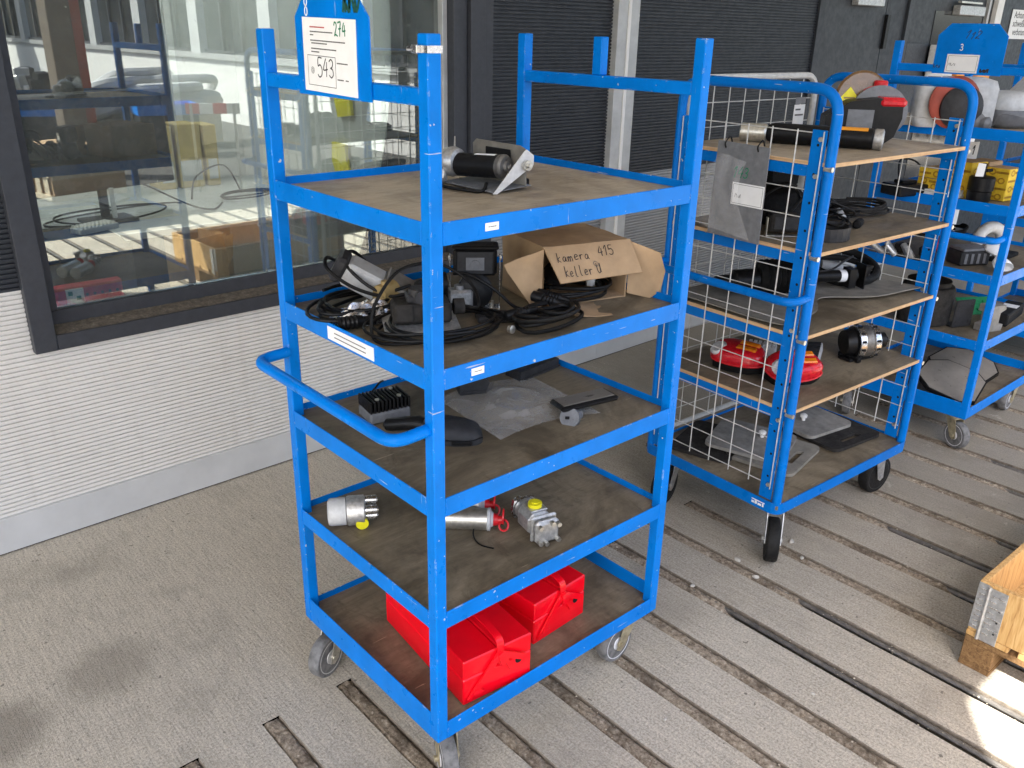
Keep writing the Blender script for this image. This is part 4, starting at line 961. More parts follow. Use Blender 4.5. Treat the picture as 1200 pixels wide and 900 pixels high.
for y, z in ((-.026, .014), (-.026, .058), (.026, .014), (.026, .058), (-.009, .010), (.009, .064)): m.cyl((.0442, y, z), (.056, y, z), .0065, n=8)
m.build('bolts', 'zinc', t)
m = MB(); m.prism([(-.03, -.026), (.03, -.026), (.034, 0), (.03, .026), (-.03, .026), (-.034, 0)], (-.10, .0, .040), (0, 1, 0), (0, 0, 1), .012); m.cyl((-.100, .0, .04), (-.125, 0, .04), .016, n=16); m.build('rear_flange', 'alu_bright', t)
m = MB(); m.box(-.055, -.005, -.025, .025, .0702, .076, .004); m.build('port_pad', 'alu_cast', t)
m = MB(); m.cyl((-.030, 0, .0762), (-.030, 0, .086), .0185, n=22); m.cyl((-.030, 0, .0862), (-.030, 0, .089), .010, n=14); m.build('yellow_plug', 'yellow_plastic', t)

# --- bottom shelf: two red cantilever tool boxes
def toolbox(loc, rz, label, first=None):
    t = thing('toolbox', label, 'toolbox', loc, rz, 'red metal toolboxes on the bottom shelf')
    Wd, Ln, H = .205, .40, .132
    m = MB(); m.box(0, Wd, 0, Ln, .0015, .078, .003); m.build('lower_tray', 'red_paint', t)
    m = MB(); m.box(.0004, Wd / 2 - .0008, .0004, Ln, .0788, H, .003); m.box(Wd / 2 + .0008, Wd - .0004, .0004, Ln, .0788, H, .003); m.build('lid_halves', 'red_paint', t)
    for y in (-.0045, Ln + .0015):
        m = MB()
        def arm(p, q, w, dy=0): 
            d = Vector((q[0] - p[0], 0, q[1] - p[1])).normalized(); n = Vector((-d.z, 0, d.x)) * w / 2
            m.prism([(0, 0), (1, 0), (1, 1), (0, 1)], Vector((p[0], y + dy, p[1])) - n, Vector((q[0] - p[0], 0, q[1] - p[1])), n * 2, .0048)
        arm((.105, .122), (.030, .035), .017); arm((.105, .120), (.178, .078), .017, -.0032); arm((.030, .040), (.050, .028), .012, -.001); arm((.012, .018), (.048, .062), .010, .001)
        arm((.115, .105), (.140, .055), .010, .001); arm((.10, .122), (.112, .085), .012, -.004)
        m.build('hinge_linkage', 'red_paint', t)
    m = MB()
    for (x, z) in ((.105, .120), (.03, .036), (.172, .080)): m.cyl((x, -.0078, z), (x, -.011, z), .0075, n=10)
    m.build('rivets', 'red_paint', t); m = MB(); m.cyl((.165, -.0002, .068), (.165, -.0012, .068), .010, n=12); m.build('arm_hole', 'black_matt', t)
    m = MB(); pts = rounded([(.105, -.006, .120), (.105, -.003, .158), (.105, .05, .168), (.105, Ln - .05, .168), (.105, Ln + .003, .158), (.105, Ln + .006, .120)], .03, 5)
    for i in range(len(pts) - 1): pass
    vs = []
    for i, p in enumerate(pts):
        tn = (pts[min(i + 1, len(pts) - 1)] - pts[max(i - 1, 0)]).normalized(); nn = Vector((1, 0, 0)).cross(tn)
        for a, b in ((-.010, -.0015), (.010, -.0015), (.010, .0015), (-.010, .0015)): vs.append(p + Vector((a, 0, 0)) + nn * b)
    fs = []
    for i in range(len(pts) - 1):
        for k in range(4): fs.append((i * 4 + k, i * 4 + (k + 1) % 4, (i + 1) * 4 + (k + 1) % 4, (i + 1) * 4 + k))
    m.add(vs, fs); m.build('carry_handle', 'red_paint', t); return t
toolbox((.100, .030, Z5), R_(-6), 'nearer red metal toolbox on the bottom shelf, beside the front post')
toolbox((.385, .085, Z5), R_(3), 'red metal toolbox farther right and set back on the bottom shelf')

# ================================================================== THINGS ON THE MESH TROLLEY
M2 = Matrix.Translation(P2) @ Matrix.Rotation(A2, 4, 'Z')
def th2(name, label, cat, u, v, z, rz=0, group=None):
    return thing(name, label, cat, tuple(M2 @ Vector((u, v, z))), A2 + rz, group)
YA, YB, YC, YD = [z + .0128 for z in ZSH]; YE = ZB + .0343
# hanging grey board with bag
t = th2('hanging_board', 'grey board marked 143 with a white card hanging on the mesh side', 'board', -.004, .412, 1.112, 0)
m = MB(); m.prism([(0, .004), (.208, 0), (.204, .300), (.006, .305)], (-.012, 0, 0), (0, -1, 0), (0, 0, 1), .003); m.build('board', 'grey_plastic', t)
m = MB(); write(m, '143', (-.0155, -.075, .198), (0, -1, 0), (0, 0, 1), .034, .0030, .62, .15, 3); m.build('green_number', 'ink_green', t, smooth=0)
m = MB(); m.box(-.0160, -.0153, -.205, -.082, .112, .182); c = m.build('card', 'paper', t, smooth=0)
m = MB(); q = [(.004, .005), (.118, .005), (.118, .065), (.004, .065), (.004, .005)]
for a, b in zip(q, q[1:]): m.ribbon([a, b], .0012, (-.0161, -.082, .112), (0, -1, 0), (0, 0, 1))
scribble(m, (-.0161, -.094, .135), (0, -1, 0), (0, 0, 1), .03, .014, 9, .001, 5); m.build('print', 'ink_grey', c, smooth=0)
m = MB()
for y in (-.04, -.165): m.tube(smoothpath([(-.017, y, .285), (-.022, y, .30), (.0, y, .318), (.012, y, .300)]), .0025, 6)
m.build('cable_ties', 'black_plastic', t)
t = th2('draped_bag', 'crumpled clear plastic bag hanging from the left edge of the grey board', 'plastic bag', -.022, .412, 1.112)
def bagf(u, v):
    w = .05 + .16 * (1 - v) ** .8 if v < .55 else .05 + .16 * (v - .35)
    y = .075 * math.sin(min(1, (1 - v) * 1.6) * 1.6) - u * (.10 + .12 * (1 - v)) - .03
    return (-.004 - .012 * abs(mnoise.noise(Vector((u * 3, v * 2, 8)))) - .008 * math.sin(u * 6 + v * 4) ** 2, y, .03 + .24 * v - .02 * u)
m = MB(); m.sheet(bagf, 26, 26); m.build('film', 'bag_film', t, smooth=60)
t = th2('tag_card', 'small white inventory tag hanging on the rear mesh of the blue mesh trolley', 'tag', .70, .602, 1.40)
m = MB(); m.box(-.035, .035, 0, .001, 0, .088); m.build('card', 'paper', t, smooth=0); m = MB(); m.box(-.033, .033, -.001, -.0002, .09, .115); m.build('clear_holder', 'grey_plastic', t, smooth=0)
m = MB(); print_lines(m, (-.026, -.0005, .05), (1, 0, 0), (0, 0, 1), [(0, 0, .05), (0, .02, .03)], .006, 9); m.build('print', 'ink_grey', t, smooth=0)
# top shelf
t = th2('telescopic_tube', 'long tube, silver at one end and black along the rest, on the upper plywood shelf', 'tube', .242, .52, YA)
ax = Vector((.26, -.50, 0)).normalized()
m = MB(); m.lathe([(.026, .0), (.031, .004), (.031, .085), (.027, .09)], (0, 0, .032), ax, 22); m.build('silver_end', 'zinc', t)
m = MB(); m.lathe([(.022, .0905), (.028, .095), (.034, .115), (.034, .43), (.030, .435)], (0, 0, .034), ax, 22); m.build('black_tube', 'black_plastic', t)
m = MB(); m.lathe([(.032, .4355), (.034, .44), (.034, .462), (.026, .466), (.020, .461), (.006, .461)], (0, 0, .034), ax, 22); m.build('end_fitting', 'alu_cast', t)
m = MB()
def ol(u, v): a = R_(48 + 46 * v); p = Vector((0, 0, .034)) + ax * (.315 + .10 * u) + (ax.cross(Vector((0, 0, 1))) * math.cos(a) + Vector((0, 0, 1)) * math.sin(a)) * .0345; return tuple(p)
m.sheet(ol, 2, 5); m.build('orange_label', 'orange_label', t)
t = th2('rear_fender', 'black rear fender with red reflector beside the black tube on the plywood shelf', 'fender', .585, .235, YA, R_(-48)); t.scale = (1.08, 1.0, 1.02)
m = MB(); m.prism([(-.15, 0), (.03, 0), (.066, .03), (.082, .09), (.078, .148), (.0, .152), (-.08, .140), (-.15, .09)], (0, .05, 0), (1, 0, 0), (0, 0, 1), .10); m.build('fender_body', 'black_plastic', t)
m = MB(); m.box(-.085, -.005, -.0535, -.0505, .03, .115, .01); m.build('side_panel', 'grey_plastic', t)
m = MB(); m.box(.005, .090, -.056, .04, .112, .146, .012, tf=T(0, 0, .010)); m.build('red_reflector', 'red_lens', t)
m = MB(); m.lathe([(.083, 0), (.088, .005), (.088, .024), (.066, .03), (.03, .032)], (.026, .055, .100), (0, -1, 0.1), 34); m.build('round_cover', 'grey_plastic', t)
t = th2('round_disc', 'tinted brown disc with a yellow diamond sticker behind the black fender', 'disc', .652, .330, YA, R_(-46)); t.scale = (.84, .84, .86)
m = MB(); m.lathe([(.02, 0), (.095, .003), (.108, .010), (.110, .024), (.10, .032), (.02, .034)], (0, 0, .165), (0, -1, .12), 36); m.build('disc', 'brown_film', t)
m = MB(); m.prism([(0, -.055), (.046, 0), (0, .055), (-.046, 0)], (-.052, -.036, .158), (1, 0, 0), (0, .1, 1), .0015); k = m.build('yellow_sticker', 'sticker_yellow', t, smooth=0)
m = MB(); print_lines(m, (-.052, -.0378, .158), (1, 0, 0), (0, .1, 1), [(-.02, .012, .04), (-.014, -.016, .03)], .007, 6); m.build('print', 'gold_brown', k, smooth=0)
m = MB(); m.box(-.1, .06, -.02, .04, 0, .06, .01); m.build('stand', 'black_dusty', t)
m = MB(); m.lathe([(.026, 0), (.028, .004), (.028, .04), (.022, .046)], (.066, -.035, .195), (0, 0, 1), 18); m.build('red_cap', 'red_cap', t)
m = MB(); m.tube(smoothpath([(.0, -.04, .20), (.04, -.045, .215), (.09, -.04, .19), (.125, -.03, .17)]), .004, 6); m.cyl((.125, -.03, .165), (.125, -.03, .19), .009, n=8); m.build('red_lead', 'red_cap', t)
m = MB(); pts = [(-.16 + .017 * k, -.06 - .004 * (k % 2), .085 + .006 * (k % 2)) for k in range(9)]
m.tube(pts, .006, 6); m.build('white_chain', 'white_plastic', t)
# second shelf
t = th2('reversing_camera', 'small black square camera by the grey board on the second plywood shelf', 'camera', .135, .225, YB, R_(-40))
m = MB(); m.box(-.05, .05, -.03, .03, .018, .075, .006); m.build('case', 'black_dusty', t); m = MB(); m.cyl((0, -.031, .052), (0, -.036, .052), .012, n=16); m.box(-.038, .038, -.0335, -.0305, .028, .068, .003); m.build('lens_plate', 'dark_grey', t)
m = MB(); m.box(-.056, .056, -.012, .012, .0, .003); m.box(-.056, -.0525, -.01, .01, .003, .06); m.box(.0525, .056, -.01, .01, .003, .06); m.build('bracket', 'zinc', t)
t = th2('black_cloth_bag', 'soft black bag with cables behind the small square camera', 'bag', .30, .36, YB)
def blob(rx, ry, rz, seed, n=26):
    vs = []
    for j in range(n + 1):
        for i in range(n):
            a = 2 * math.pi * i / n; b = math.pi * j / n; p = Vector((math.sin(b) * math.cos(a), math.sin(b) * math.sin(a), math.cos(b)))
            k = 1 + .28 * mnoise.noise(p * 1.6 + Vector((seed, 0, 0))) + .10 * mnoise.noise(p * 4 + Vector((seed, 3, 0)))
            vs.append((p.x * rx * k, p.y * ry * k, max(0.001, rz * .8 + p.z * rz * k)))
    fs = [(j * n + i, j * n + (i + 1) % n, (j + 1) * n + (i + 1) % n, (j + 1) * n + i) for j in range(n) for i in range(n)]
    return vs, fs
m = MB(); m.add(*blob(.11, .10, .075, 3)); m.build('bag', 'black_matt', t, smooth=60)
m = MB(); m.tube(smoothpath([(-.10, -.08, .02), (-.05, -.11, .10), (.04, -.10, .13), (.12, -.06, .05), (.2, -.02, .02)]), .005, 8); m.tube(smoothpath([(-.12, .0, .06), (-.14, -.04, .12), (-.06, -.08, .15), (.0, -.10, .06)]), .004, 8); m.build('strap', 'cable', t)
t = th2('drive_belt', 'ribbed black drive belt standing as a ring on the second plywood shelf', 'belt', .235, .115, YB)
m = MB(); n = 44; vs = []
for i in range(n):
    a = 2 * math.pi * i / n; r = 1 + .05 * math.sin(2 * a); rr = .0016 * (i % 2)
    for (q, z) in ((.062 + rr, 0), (.062 + rr, .042), (.057, .042), (.057, 0)): vs.append((q * r * 1.25 * math.cos(a), q * r * math.sin(a), z + .001))
m.add(vs, [(i * 4 + k, i * 4 + (k + 1) % 4, ((i + 1) % n) * 4 + (k + 1) % 4, ((i + 1) % n) * 4 + k) for i in range(n) for k in range(4)]); m.build('belt', 'dark_grey', t, smooth=20)
t = th2('cable_loom', 'tangled dark cables with light connectors in the middle of the second plywood shelf', 'cable', .47, .30, YB)
m = MB(); m.tube(coil(-.03, .02, 0, .13, .10, 2.6, .0045, .6, 22, .8, .3), .0045, 8); m.tube(smoothpath([(-.16, .02, .05), (-.06, -.05, .07), (.05, .0, .05), (.1, .08, .08), (.2, .06, .03)]), .0045, 8); m.tube(smoothpath([(-.2, .1, .09), (-.08, .03, .02), (.06, -.06, .015), (.16, -.05, .01)]), .004, 8); m.build('cable', 'cable', t)
m = MB(); m.lathe([(.008, 0), (.012, .006), (.013, .05), (.008, .056)], (.02, -.08, .018), (.45, .75, .35), 12); m.build('white_plug', 'lightgrey_plastic', t); m = MB(); m.cyl((-.13, -.085, .018), (-.10, -.075, .02), .014, n=12); m.build('white_plug', 'lightgrey_plastic', t)
m = MB(); m.lathe([(.008, 0), (.015, .006), (.015, .05), (.010, .056), (.010, .085)], (-.03, -.16, .016), (.92, .35, 0), 14); m.build('black_plug', 'black_matt', t)
t = th2('cable_tangle', 'loose tangle of thin black cables behind the ribbed drive belt', 'cable', .36, .22, YB)
m = MB(); m.tube(coil(0, 0, 0, .11, .07, 3.3, .0036, .9, 41, .9, .35), .0036, 7); m.tube(coil(.10, .08, .01, .12, .06, 2.6, .0036, -.5, 43, 1.0, .35), .0036, 7)
m.tube(smoothpath([(-.12, .05, .02), (-.04, .10, .12), (.06, .06, .09), (.14, -.02, .05), (.22, .02, .015)]), .0036, 7); m.build('cable', 'cable', t)
t = th2('coiled_lead', 'neat coil of grey-black lead on the right of the second plywood shelf', 'cable', .69, .30, YB)
m = MB(); m.tube(coil(0, 0, 0, .125, .10, 5.2, .0044, -.2, 31, .35, .10), .0044, 8); m.build('cable', 'black_dusty', t); m = MB(); m.box(-.14, -.05, .04, .075, .002, .035, .006); m.build('adapter', 'black_plastic', t)
t = th2('black_case', 'black box hanging low under the upper plywood shelf behind the cables', 'box', .40, .47, YB, R_(4))
m = MB(); m.prism([(-.07, 0), (.06, 0), (.11, .235), (-.10, .235)], (0, .05, 0), (1, 0, 0), (0, 0, 1), .10); m.box(-.03, .02, -.0525, -.0505, .10, .105); m.build('case_body', 'black_matt', t)
# third shelf
t = th2('rubber_mat', 'grey rubber floor mat with wavy edge on the third plywood shelf', 'mat', 0, 0, YC)
def matf(u, v):
    x = .02 + .84 * u; e = .10 + .12 * math.exp(-((x - .40) / .13) ** 2) - .04 * u
    y = e + (.585 - e) * v
    return (x, y, .008 + .010 * (1 - v) ** 6 + .006 * math.sin(u * 6 + v * 2) ** 2)
m = MB(); m.sheet(matf, 40, 18, .004); m.build('mat', 'mat_grey', t, smooth=50)
t = th2('steering_column', 'black steering column shaft with ribbed bellows and white tape on the rubber mat', 'shaft', .10, .45, YC + .016)
ax = Vector((.52, -.25, 0)).normalized()
m = MB(); m.lathe([(.0, 0), (.02, .004), (.024, .03), (.024, .06), (.040, .075), (.042, .16)], (0, 0, .05), ax, 22); m.build('sleeve', 'black_plastic', t)
m = MB(); m.lathe([(.042, .165)] + [((.064 if k % 2 else .048), .17 + .011 * k) for k in range(13)] + [(.03, .315)], (0, 0, .06), ax, 26); m.build('bellows', 'rubber_black', t)
m = MB(); m.cyl(Vector((0, 0, .056)) + ax * .316, Vector((0, 0, .05)) + ax * .565, .0215, n=20); m.build('shaft', 'black_plastic', t)
m = MB(); m.cyl(Vector((0, 0, .0515)) + ax * .495, Vector((0, 0, .051)) + ax * .52, .0225, n=20); m.build('white_tape', 'paper', t)
m = MB(); nb = ax.cross(Vector((0, 0, 1))); m.prism([(-.03, -.045), (.03, -.045), (.03, .045), (-.03, .045)], Vector((0, 0, .05)) + ax * .590, nb, (0, 0, 1), .005); m.prism([(-.025, -.04), (.025, -.04), (.025, .03), (-.025, .03)], Vector((0, 0, .05)) + ax * .555, nb, (0, 0, 1), .028); m.build('flange', 'black_plastic', t)
m = MB(); m.tube(smoothpath([Vector((0, 0, .075)) + ax * .33, Vector((0, 0, .073)) + ax * .45, Vector((.03, .06, .085)) + ax * .55, Vector((.08, .10, .09)) + ax * .60]), .004, 8); m.build('lead', 'dark_grey', t)
t = th2('hose_ring', 'large black hose ring with grey sleeve standing over the rubber mat', 'hose', .72, .33, YC + .012)
m = MB(); m.tube([(.165 * math.cos(a), .12 * math.sin(a), .055 + .035 * math.sin(a)) for a in [2 * math.pi * i / 40 for i in range(40)]], .0155, 12, True); m.tube([(.152 * math.cos(a) + .006, .108 * math.sin(a), .030 + .025 * math.sin(a)) for a in [2 * math.pi * i / 40 for i in range(40)]], .012, 10, True); m.build('hose', 'rubber_black', t)
m = MB(); m.lathe([(.018, 0), (.020, .004), (.020, .08), (.016, .085)], (-.10, .03, .06), (.75, -.5, -.15), 16); m.build('grey_sleeve', 'lightgrey_plastic', t)
m = MB(); m.prism([(-.09, 0), (.05, 0), (.1, .05), (-.07, .05)], (0, -.05, 0), (1, 0, 0), (0, 0, 1), .03); m.build('hose_foot', 'black_dusty', t)
# fourth shelf: tail lights, alternator
def taillight(u, v, rz, label, tilt):
    t = th2('tail_light', label, 'tail light', u, v, YD, rz, 'red tail lights on the mesh trolley'); tf = T(0, 0, .040, 0, R_(tilt), 0)
    pl = [(-.10, -.01), (-.075, -.055), (-.01, -.07), (.06, -.06), (.105, -.03), (.10, .02), (.06, .055), (-.03, .06), (-.085, .035)]
    m = MB(tf); m.prism(pl, (0, 0, -.025), (1, 0, 0), (0, 1, 0), .03); m.build('housing', 'black_plastic', t)
    def dome(k0, k1, z0, z1, nm, mt):
        m = MB(tf); vs = []; n = len(pl)
        q = [p for p in smoothpath([(a, b, 0) for a, b in pl + pl[:1]], 3)[:-1]]; n = len(q)
        for k, z in ((k0, z0), (k0 * .97, z0 + (z1 - z0) * .6), ((k0 + k1) / 2, z0 + (z1 - z0) * .9), (k1, z1), (.02, z1 * 1.04)):
            for p in q: vs.append((p.x * k, p.y * k, z))
        m.add(vs, [(j * n + i, j * n + (i + 1) % n, (j + 1) * n + (i + 1) % n, (j + 1) * n + i) for j in range(4) for i in range(n)]); m.build(nm, mt, t, smooth=60)
    dome(1.0, .66, .0055, .056, 'red_lens', 'red_lens')
    m = MB(tf); m.lathe([(.030, 0), (.032, .010), (.024, .018), (.004, .020)], (-.060, -.030, .036), (-.3, -.45, 1), 20); m.build('clear_lamp', 'clear_lens', t)
    m = MB(tf)
    for k in range(2): m.box(.0 + .0 * k, .075, -.030 + .036 * k, -.006 + .036 * k, .044, .0615, .004)
    m.build('amber_lamps', 'amber_lens', t)
    m = MB(tf); m.tube([(p.x * 1.0, p.y * 1.0, .006) for p in smoothpath([(a, b, 0) for a, b in pl + pl[:1]], 3)[:-1]], .0035, 6, True); m.build('rim', 'red_cap', t)
taillight(.185, .37, R_(-75), 'red tail light unit at the back left of the fourth plywood shelf', 10)
taillight(.245, .185, R_(-30), 'red tail light unit with a round clear lamp nearest the mesh', 22)
t = th2('ribbed_housing', 'white ribbed plastic housing behind the red tail lights', 'housing', .37, .40, YD, R_(-60))
m = MB(); m.box(-.055, .055, -.025, .025, 0, .045, .004); m.build('housing_body', 'white_plastic', t); m = MB()
for k in range(6): m.box(-.05 + .018 * k, -.038 + .018 * k, -.022, .022, .0455, .053, .001)
m.build('ribs', 'white_plastic', t)
t = th2('led_strip', 'grey finned lamp strip right of the corner post on the fourth plywood shelf', 'lamp', .465, .235, YD, R_(28))
m = MB(); m.box(-.085, .085, -.028, .028, .002, .035, .003, tf=T(0, 0, .012, 0, R_(-8), R_(-6))); m.build('strip_body', 'lightgrey_plastic', t); m = MB()
for k in range(7): m.box(-.078 + .023 * k, -.060 + .023 * k, -.024, .024, .0355, .041, .001, tf=T(0, 0, .012, 0, R_(-8), R_(-6)))
m.build('fins', 'dark_grey', t)
t = th2('alternator', 'silver alternator with black slots standing alone on the fourth plywood shelf', 'alternator', .665, .165, YD, R_(-10))
ax = Vector((.92, -.38, .05)).normalized(); c0 = Vector((-.06, .02, .065))
m = MB(); m.lathe([(.02, -.012), (.045, -.01), (.050, .006), (.050, .024), (.06, .028)], c0, ax, 24); m.build('rear_cover', 'black_plastic', t)
m = MB(); m.lathe([(.056, .0285), (.063, .032), (.063, .055), (.058, .058)], c0, ax, 28); m.lathe([(.058, .088), (.063, .091), (.060, .112), (.045, .122), (.02, .124)], c0, ax, 28); m.build('end_frames', 'alu_bright', t)
m = MB(); m.lathe([(.0585, .0585), (.060, .062), (.060, .084), (.0585, .0875)], c0, ax, 28); m.build('stator', 'steel_bar', t)
m = MB(); e1 = ax.orthogonal().normalized(); e2 = ax.cross(e1)
for k in range(12):
    a = 2 * math.pi * k / 12; rd_ = e1 * math.cos(a) + e2 * math.sin(a)
    p = c0 + ax * .036 + rd_ * .0615; m.cyl(p, p + ax * .014, .0055, n=6); p = c0 + ax * .094 + rd_ * .0605; m.cyl(p, p + ax * .014, .0055, n=6)
m.build('vent_slots', 'black_matt', t)
m = MB(); m.cyl(c0 + ax * .124, c0 + ax * .150, .030, n=24); m.cyl(c0 + ax * .150, c0 + ax * .165, .012, n=12); m.build('pulley', 'black_plastic', t)
m = MB(); m.box(-.08, .05, -.03, .03, .0005, .012, .003); m.box(-.06, -.04, -.05, .05, .0005, .02, .004); m.build('mounting_feet', 'black_plastic', t)
# bottom deck: grey plates with hand holes
def plate(u, v, rz, w, d, label, mt, z0=0.0, hole=True, knob=None, tilt=0):
    t = th2('pad_plate', label, 'plate', u, v, YE + z0, rz, 'support plates on the bottom deck'); r = .03
    out = []
    for cx, cy, a0 in ((w / 2 - r, d / 2 - r, 0), (-w / 2 + r, d / 2 - r, 90), (-w / 2 + r, -d / 2 + r, 180), (w / 2 - r, -d / 2 + r, 270)):
        for k in range(5): a = R_(a0 + 22.5 * k); out.append((cx + r * math.cos(a), cy + r * math.sin(a)))
    m = MB(T(0, 0, 0, 0, R_(tilt), 0))
    if hole:      # outline ring to slot ring to leave a real hand hole
        hx, hy, hw, hd = 0, -d / 2 + .045, .062, .016; ins = []
        for (px, py) in out:
            a = math.atan2((py - hy) / d, (px - hx) / w); ca, sa = math.cos(a), math.sin(a); s_ = 1 / max(abs(ca) / hw, abs(sa) / hd, 1e-6) if False else None
            ins.append((hx + hw * max(-1, min(1, 1.5 * ca)), hy + hd * max(-1, min(1, 1.5 * sa))))
        n = len(out); vs = [(x, y, z) for z in (.003, .016) for x, y in out] + [(x, y, z) for z in (.003, .016) for x, y in ins]; fs = []
        for i in range(n):
            j = (i + 1) % n; fs += [(i, j, n + j, n + i), (n + i, n + j, 3 * n + j, 3 * n + i), (i, 2 * n + i, 2 * n + j, j), (2 * n + i, 3 * n + i, 3 * n + j, 2 * n + j)]
        m.add(vs, fs)
    else: m.prism(out, (0, 0, .003), (1, 0, 0), (0, 1, 0), .013)
    m.build('plate', mt, t)
    if knob:
        m = MB(T(0, 0, 0, 0, R_(tilt), 0)); m.lathe([(.008, 0), (.008, .012), (.014, .014), (.015, .024), (.006, .03)], (*knob, .0165), (0, 0, 1), 12); m.build('knob', 'white_plastic', t)
    return t
plate(.215, .465, R_(18), .30, .24, 'black plate lying at the back left of the bottom deck', 'black_dusty', 0)
plate(.335, .262, R_(13), .31, .27, 'pale grey plate with a slotted hand hole at the front of the bottom deck', 'mat_grey', .0, True)
plate(.315, .352, R_(22), .28, .30, 'textured grey plate with a white knob leaning on the left of the bottom deck', 'plate_grey', .0185, False, (.04, -.03), 2)
plate(.69, .235, R_(-4), .30, .27, 'black plate with a hand hole under the right-hand grey plate', 'black_dusty', 0, True)
plate(.665, .312, R_(-6), .27, .21, 'stained grey plate with a white knob on the right of the bottom deck', 'plate_grey', .0175, False, (-.03, .02), 0)

# ================================================================== THINGS ON THE FARTHER TROLLEYS
X3 = Vector((2.919, -.0155, 0))
def th3(name, label, cat, u, v, i, rz=0, group=None, X=X3, dz=0):
    z = [Z1, Z2, Z3, Z4, Z5][i]; return thing(name, label, cat, (X.x + u, X.y + v, z + dz), rz, group)
def shell(t, nm, mt, prof, w, d, pw=.5):          # rounded-box shells stacked from a profile
    m = MB(); n = 28; vs = []
    for k, z in prof:
        for i in range(n):
            a = 2 * math.pi * i / n; ca, sa = math.cos(a), math.sin(a)
            vs.append((w / 2 * k * abs(ca) ** pw * (1 if ca > 0 else -1), d / 2 * k * abs(sa) ** pw * (1 if sa > 0 else -1), z))
    m.add(vs, [(j * n + i, j * n + (i + 1) % n, (j + 1) * n + (i + 1) % n, (j + 1) * n + i) for j in range(len(prof) - 1) for i in range(n)] + [tuple(range(n)), tuple(range((len(prof) - 1) * n, len(prof) * n))])
    return m.build(nm, mt, t, smooth=55)
t = th3('grey_cover', 'light grey plastic cover with dark lower half on the far trolley top shelf', 'cover', .40, .22, 0, R_(-30))
shell(t, 'lower_half', 'grey_plastic', [(.80, .001), (.95, .02), (1.0, .06), (.98, .075)], .34, .22); shell(t, 'upper_half', 'lightgrey_plastic', [(.985, .0755), (1.0, .085), (.97, .12), (.85, .14), (.6, .148)], .34, .22)
m = MB(); m.prism([(-.02, 0), (.17, 0), (.17, .12), (.10, .12)], (0, .06, .14), (1, 0, 0), (0, 0, 1), .10); m.build('tall_back', 'lightgrey_plastic', t)
m = MB(); m.tube(smoothpath([(-.17, -.07, .0), (-.16, -.10, .06), (-.08, -.13, .05), (-.02, -.125, .03)]), .002, 6); m.build('wire', 'grey_plastic', t)
t = th3('pale_housing', 'pale beige plastic housing behind the light grey cover', 'housing', .42, .52, 0, R_(-5))
shell(t, 'housing_body', 'white_plastic', [(.9, .001), (1, .02), (1, .10), (.92, .125)], .20, .14)
t = th3('headlamp_unit', 'white and grey lamp unit with an orange-red rim seen through the mesh', 'lamp', .10, .375, 0, R_(-42))
shell(t, 'white_shell', 'lightgrey_plastic', [(.9, .002), (1, .03), (1, .16), (.92, .19), (.6, .205)], .34, .12)
m = MB(); m.lathe([(.10, 0), (.105, .02), (.09, .03)], (-.035, -.065, .105), (0, -1, .05), 30); m.build('orange_rim', 'red_steel', t)
m = MB(); m.lathe([(.085, .031), (.088, .05), (.06, .075), (.02, .085)], (-.015, -.065, .085), (0, -1, .05), 28); m.build('dark_disc', 'dark_grey', t)
m = MB(); m.lathe([(.035, 0), (.038, .03), (.026, .05), (.028, .07), (.012, .085)], (.05, -.08, .035), (.6, -.8, -.1), 18); m.cyl((.02, -.11, .03), (.035, -.135, .028), .012, n=10); m.build('spindle', 'grey_plastic', t)
t = th3('flat_bracket', 'flat grey metal bracket lying on the far trolley top shelf', 'bracket', .115, .52, 0, R_(-38), dz=.0)
m = MB(); m.prism([(-.16, 0), (.11, 0), (.15, -.035), (.15, -.05), (-.16, -.05)], (0, -.10, .055), (1, 0, 0), (0, .2, 1), .004); m.build('bracket_plate', 'mat_grey', t); m = MB(); m.box(-.16, .0, -.06, .03, .001, .022, .003); m.build('black_pad', 'black_plastic', t)
m = MB(); m.cyl((.04, -.106, .03), (.04, -.112, .03), .006, n=8); m.cyl((.09, -.106, .03), (.09, -.112, .03), .006, n=8); m.build('holes', 'black_matt', t)
# yellow cartons on the second shelf
def carton(u, v, rz, w, d, h, label, X=X3, i=1, dz=0.0, rows=2):
    t = th3('yellow_carton', label, 'carton', u, v, i, rz, 'yellow parts cartons', X, dz)
    m = MB(); m.box(-w / 2, w / 2, -d / 2, d / 2, .001, h, .002); m.build('carton_body', 'yellow_card', t)
    m = MB(); m.box(-w / 2 + .002, w / 2 - .002, -d / 2 + .002, d / 2 - .002, h + .0004, h + .0014); m.build('lid_flap', 'cardboard', t, smooth=0)
    m = MB()
    for fx, o, ex in ((w, (-w / 2, -d / 2 - .0003, 0), (1, 0, 0)), (d, (-w / 2 - .0003, d / 2, 0), (0, -1, 0))):
        for r in range(rows):
            for c in range(2):
                cx, cz = fx * (.28 + .44 * ((c + r * .5) % 1.0 if False else c)) , h * (r + .5) / rows
                if (r + c) % 2: m.ribbon([(cx + .013 * math.cos(a), cz + .011 * math.sin(a)) for a in [.7 * q for q in range(10)]], .006, o, ex, (0, 0, 1))
                else: print_lines(m, o, ex, (0, 0, 1), [(cx - .025, cz, .05)], .009, r + c)
    m.build('print', 'yellow_box_print', t, smooth=0)
    return t
carton(.125, .375, R_(-14), .135, .12, .042, 'lower of two yellow cartons seen through the right mesh', dz=.033)
carton(.128, .378, R_(-12), .135, .12, .040, 'upper of two yellow cartons seen through the right mesh', dz=.0775, rows=1)
t = th3('paper_stack', 'stack of white papers under the two yellow cartons', 'paper stack', .115, .355, 1, R_(-14))
m = MB()
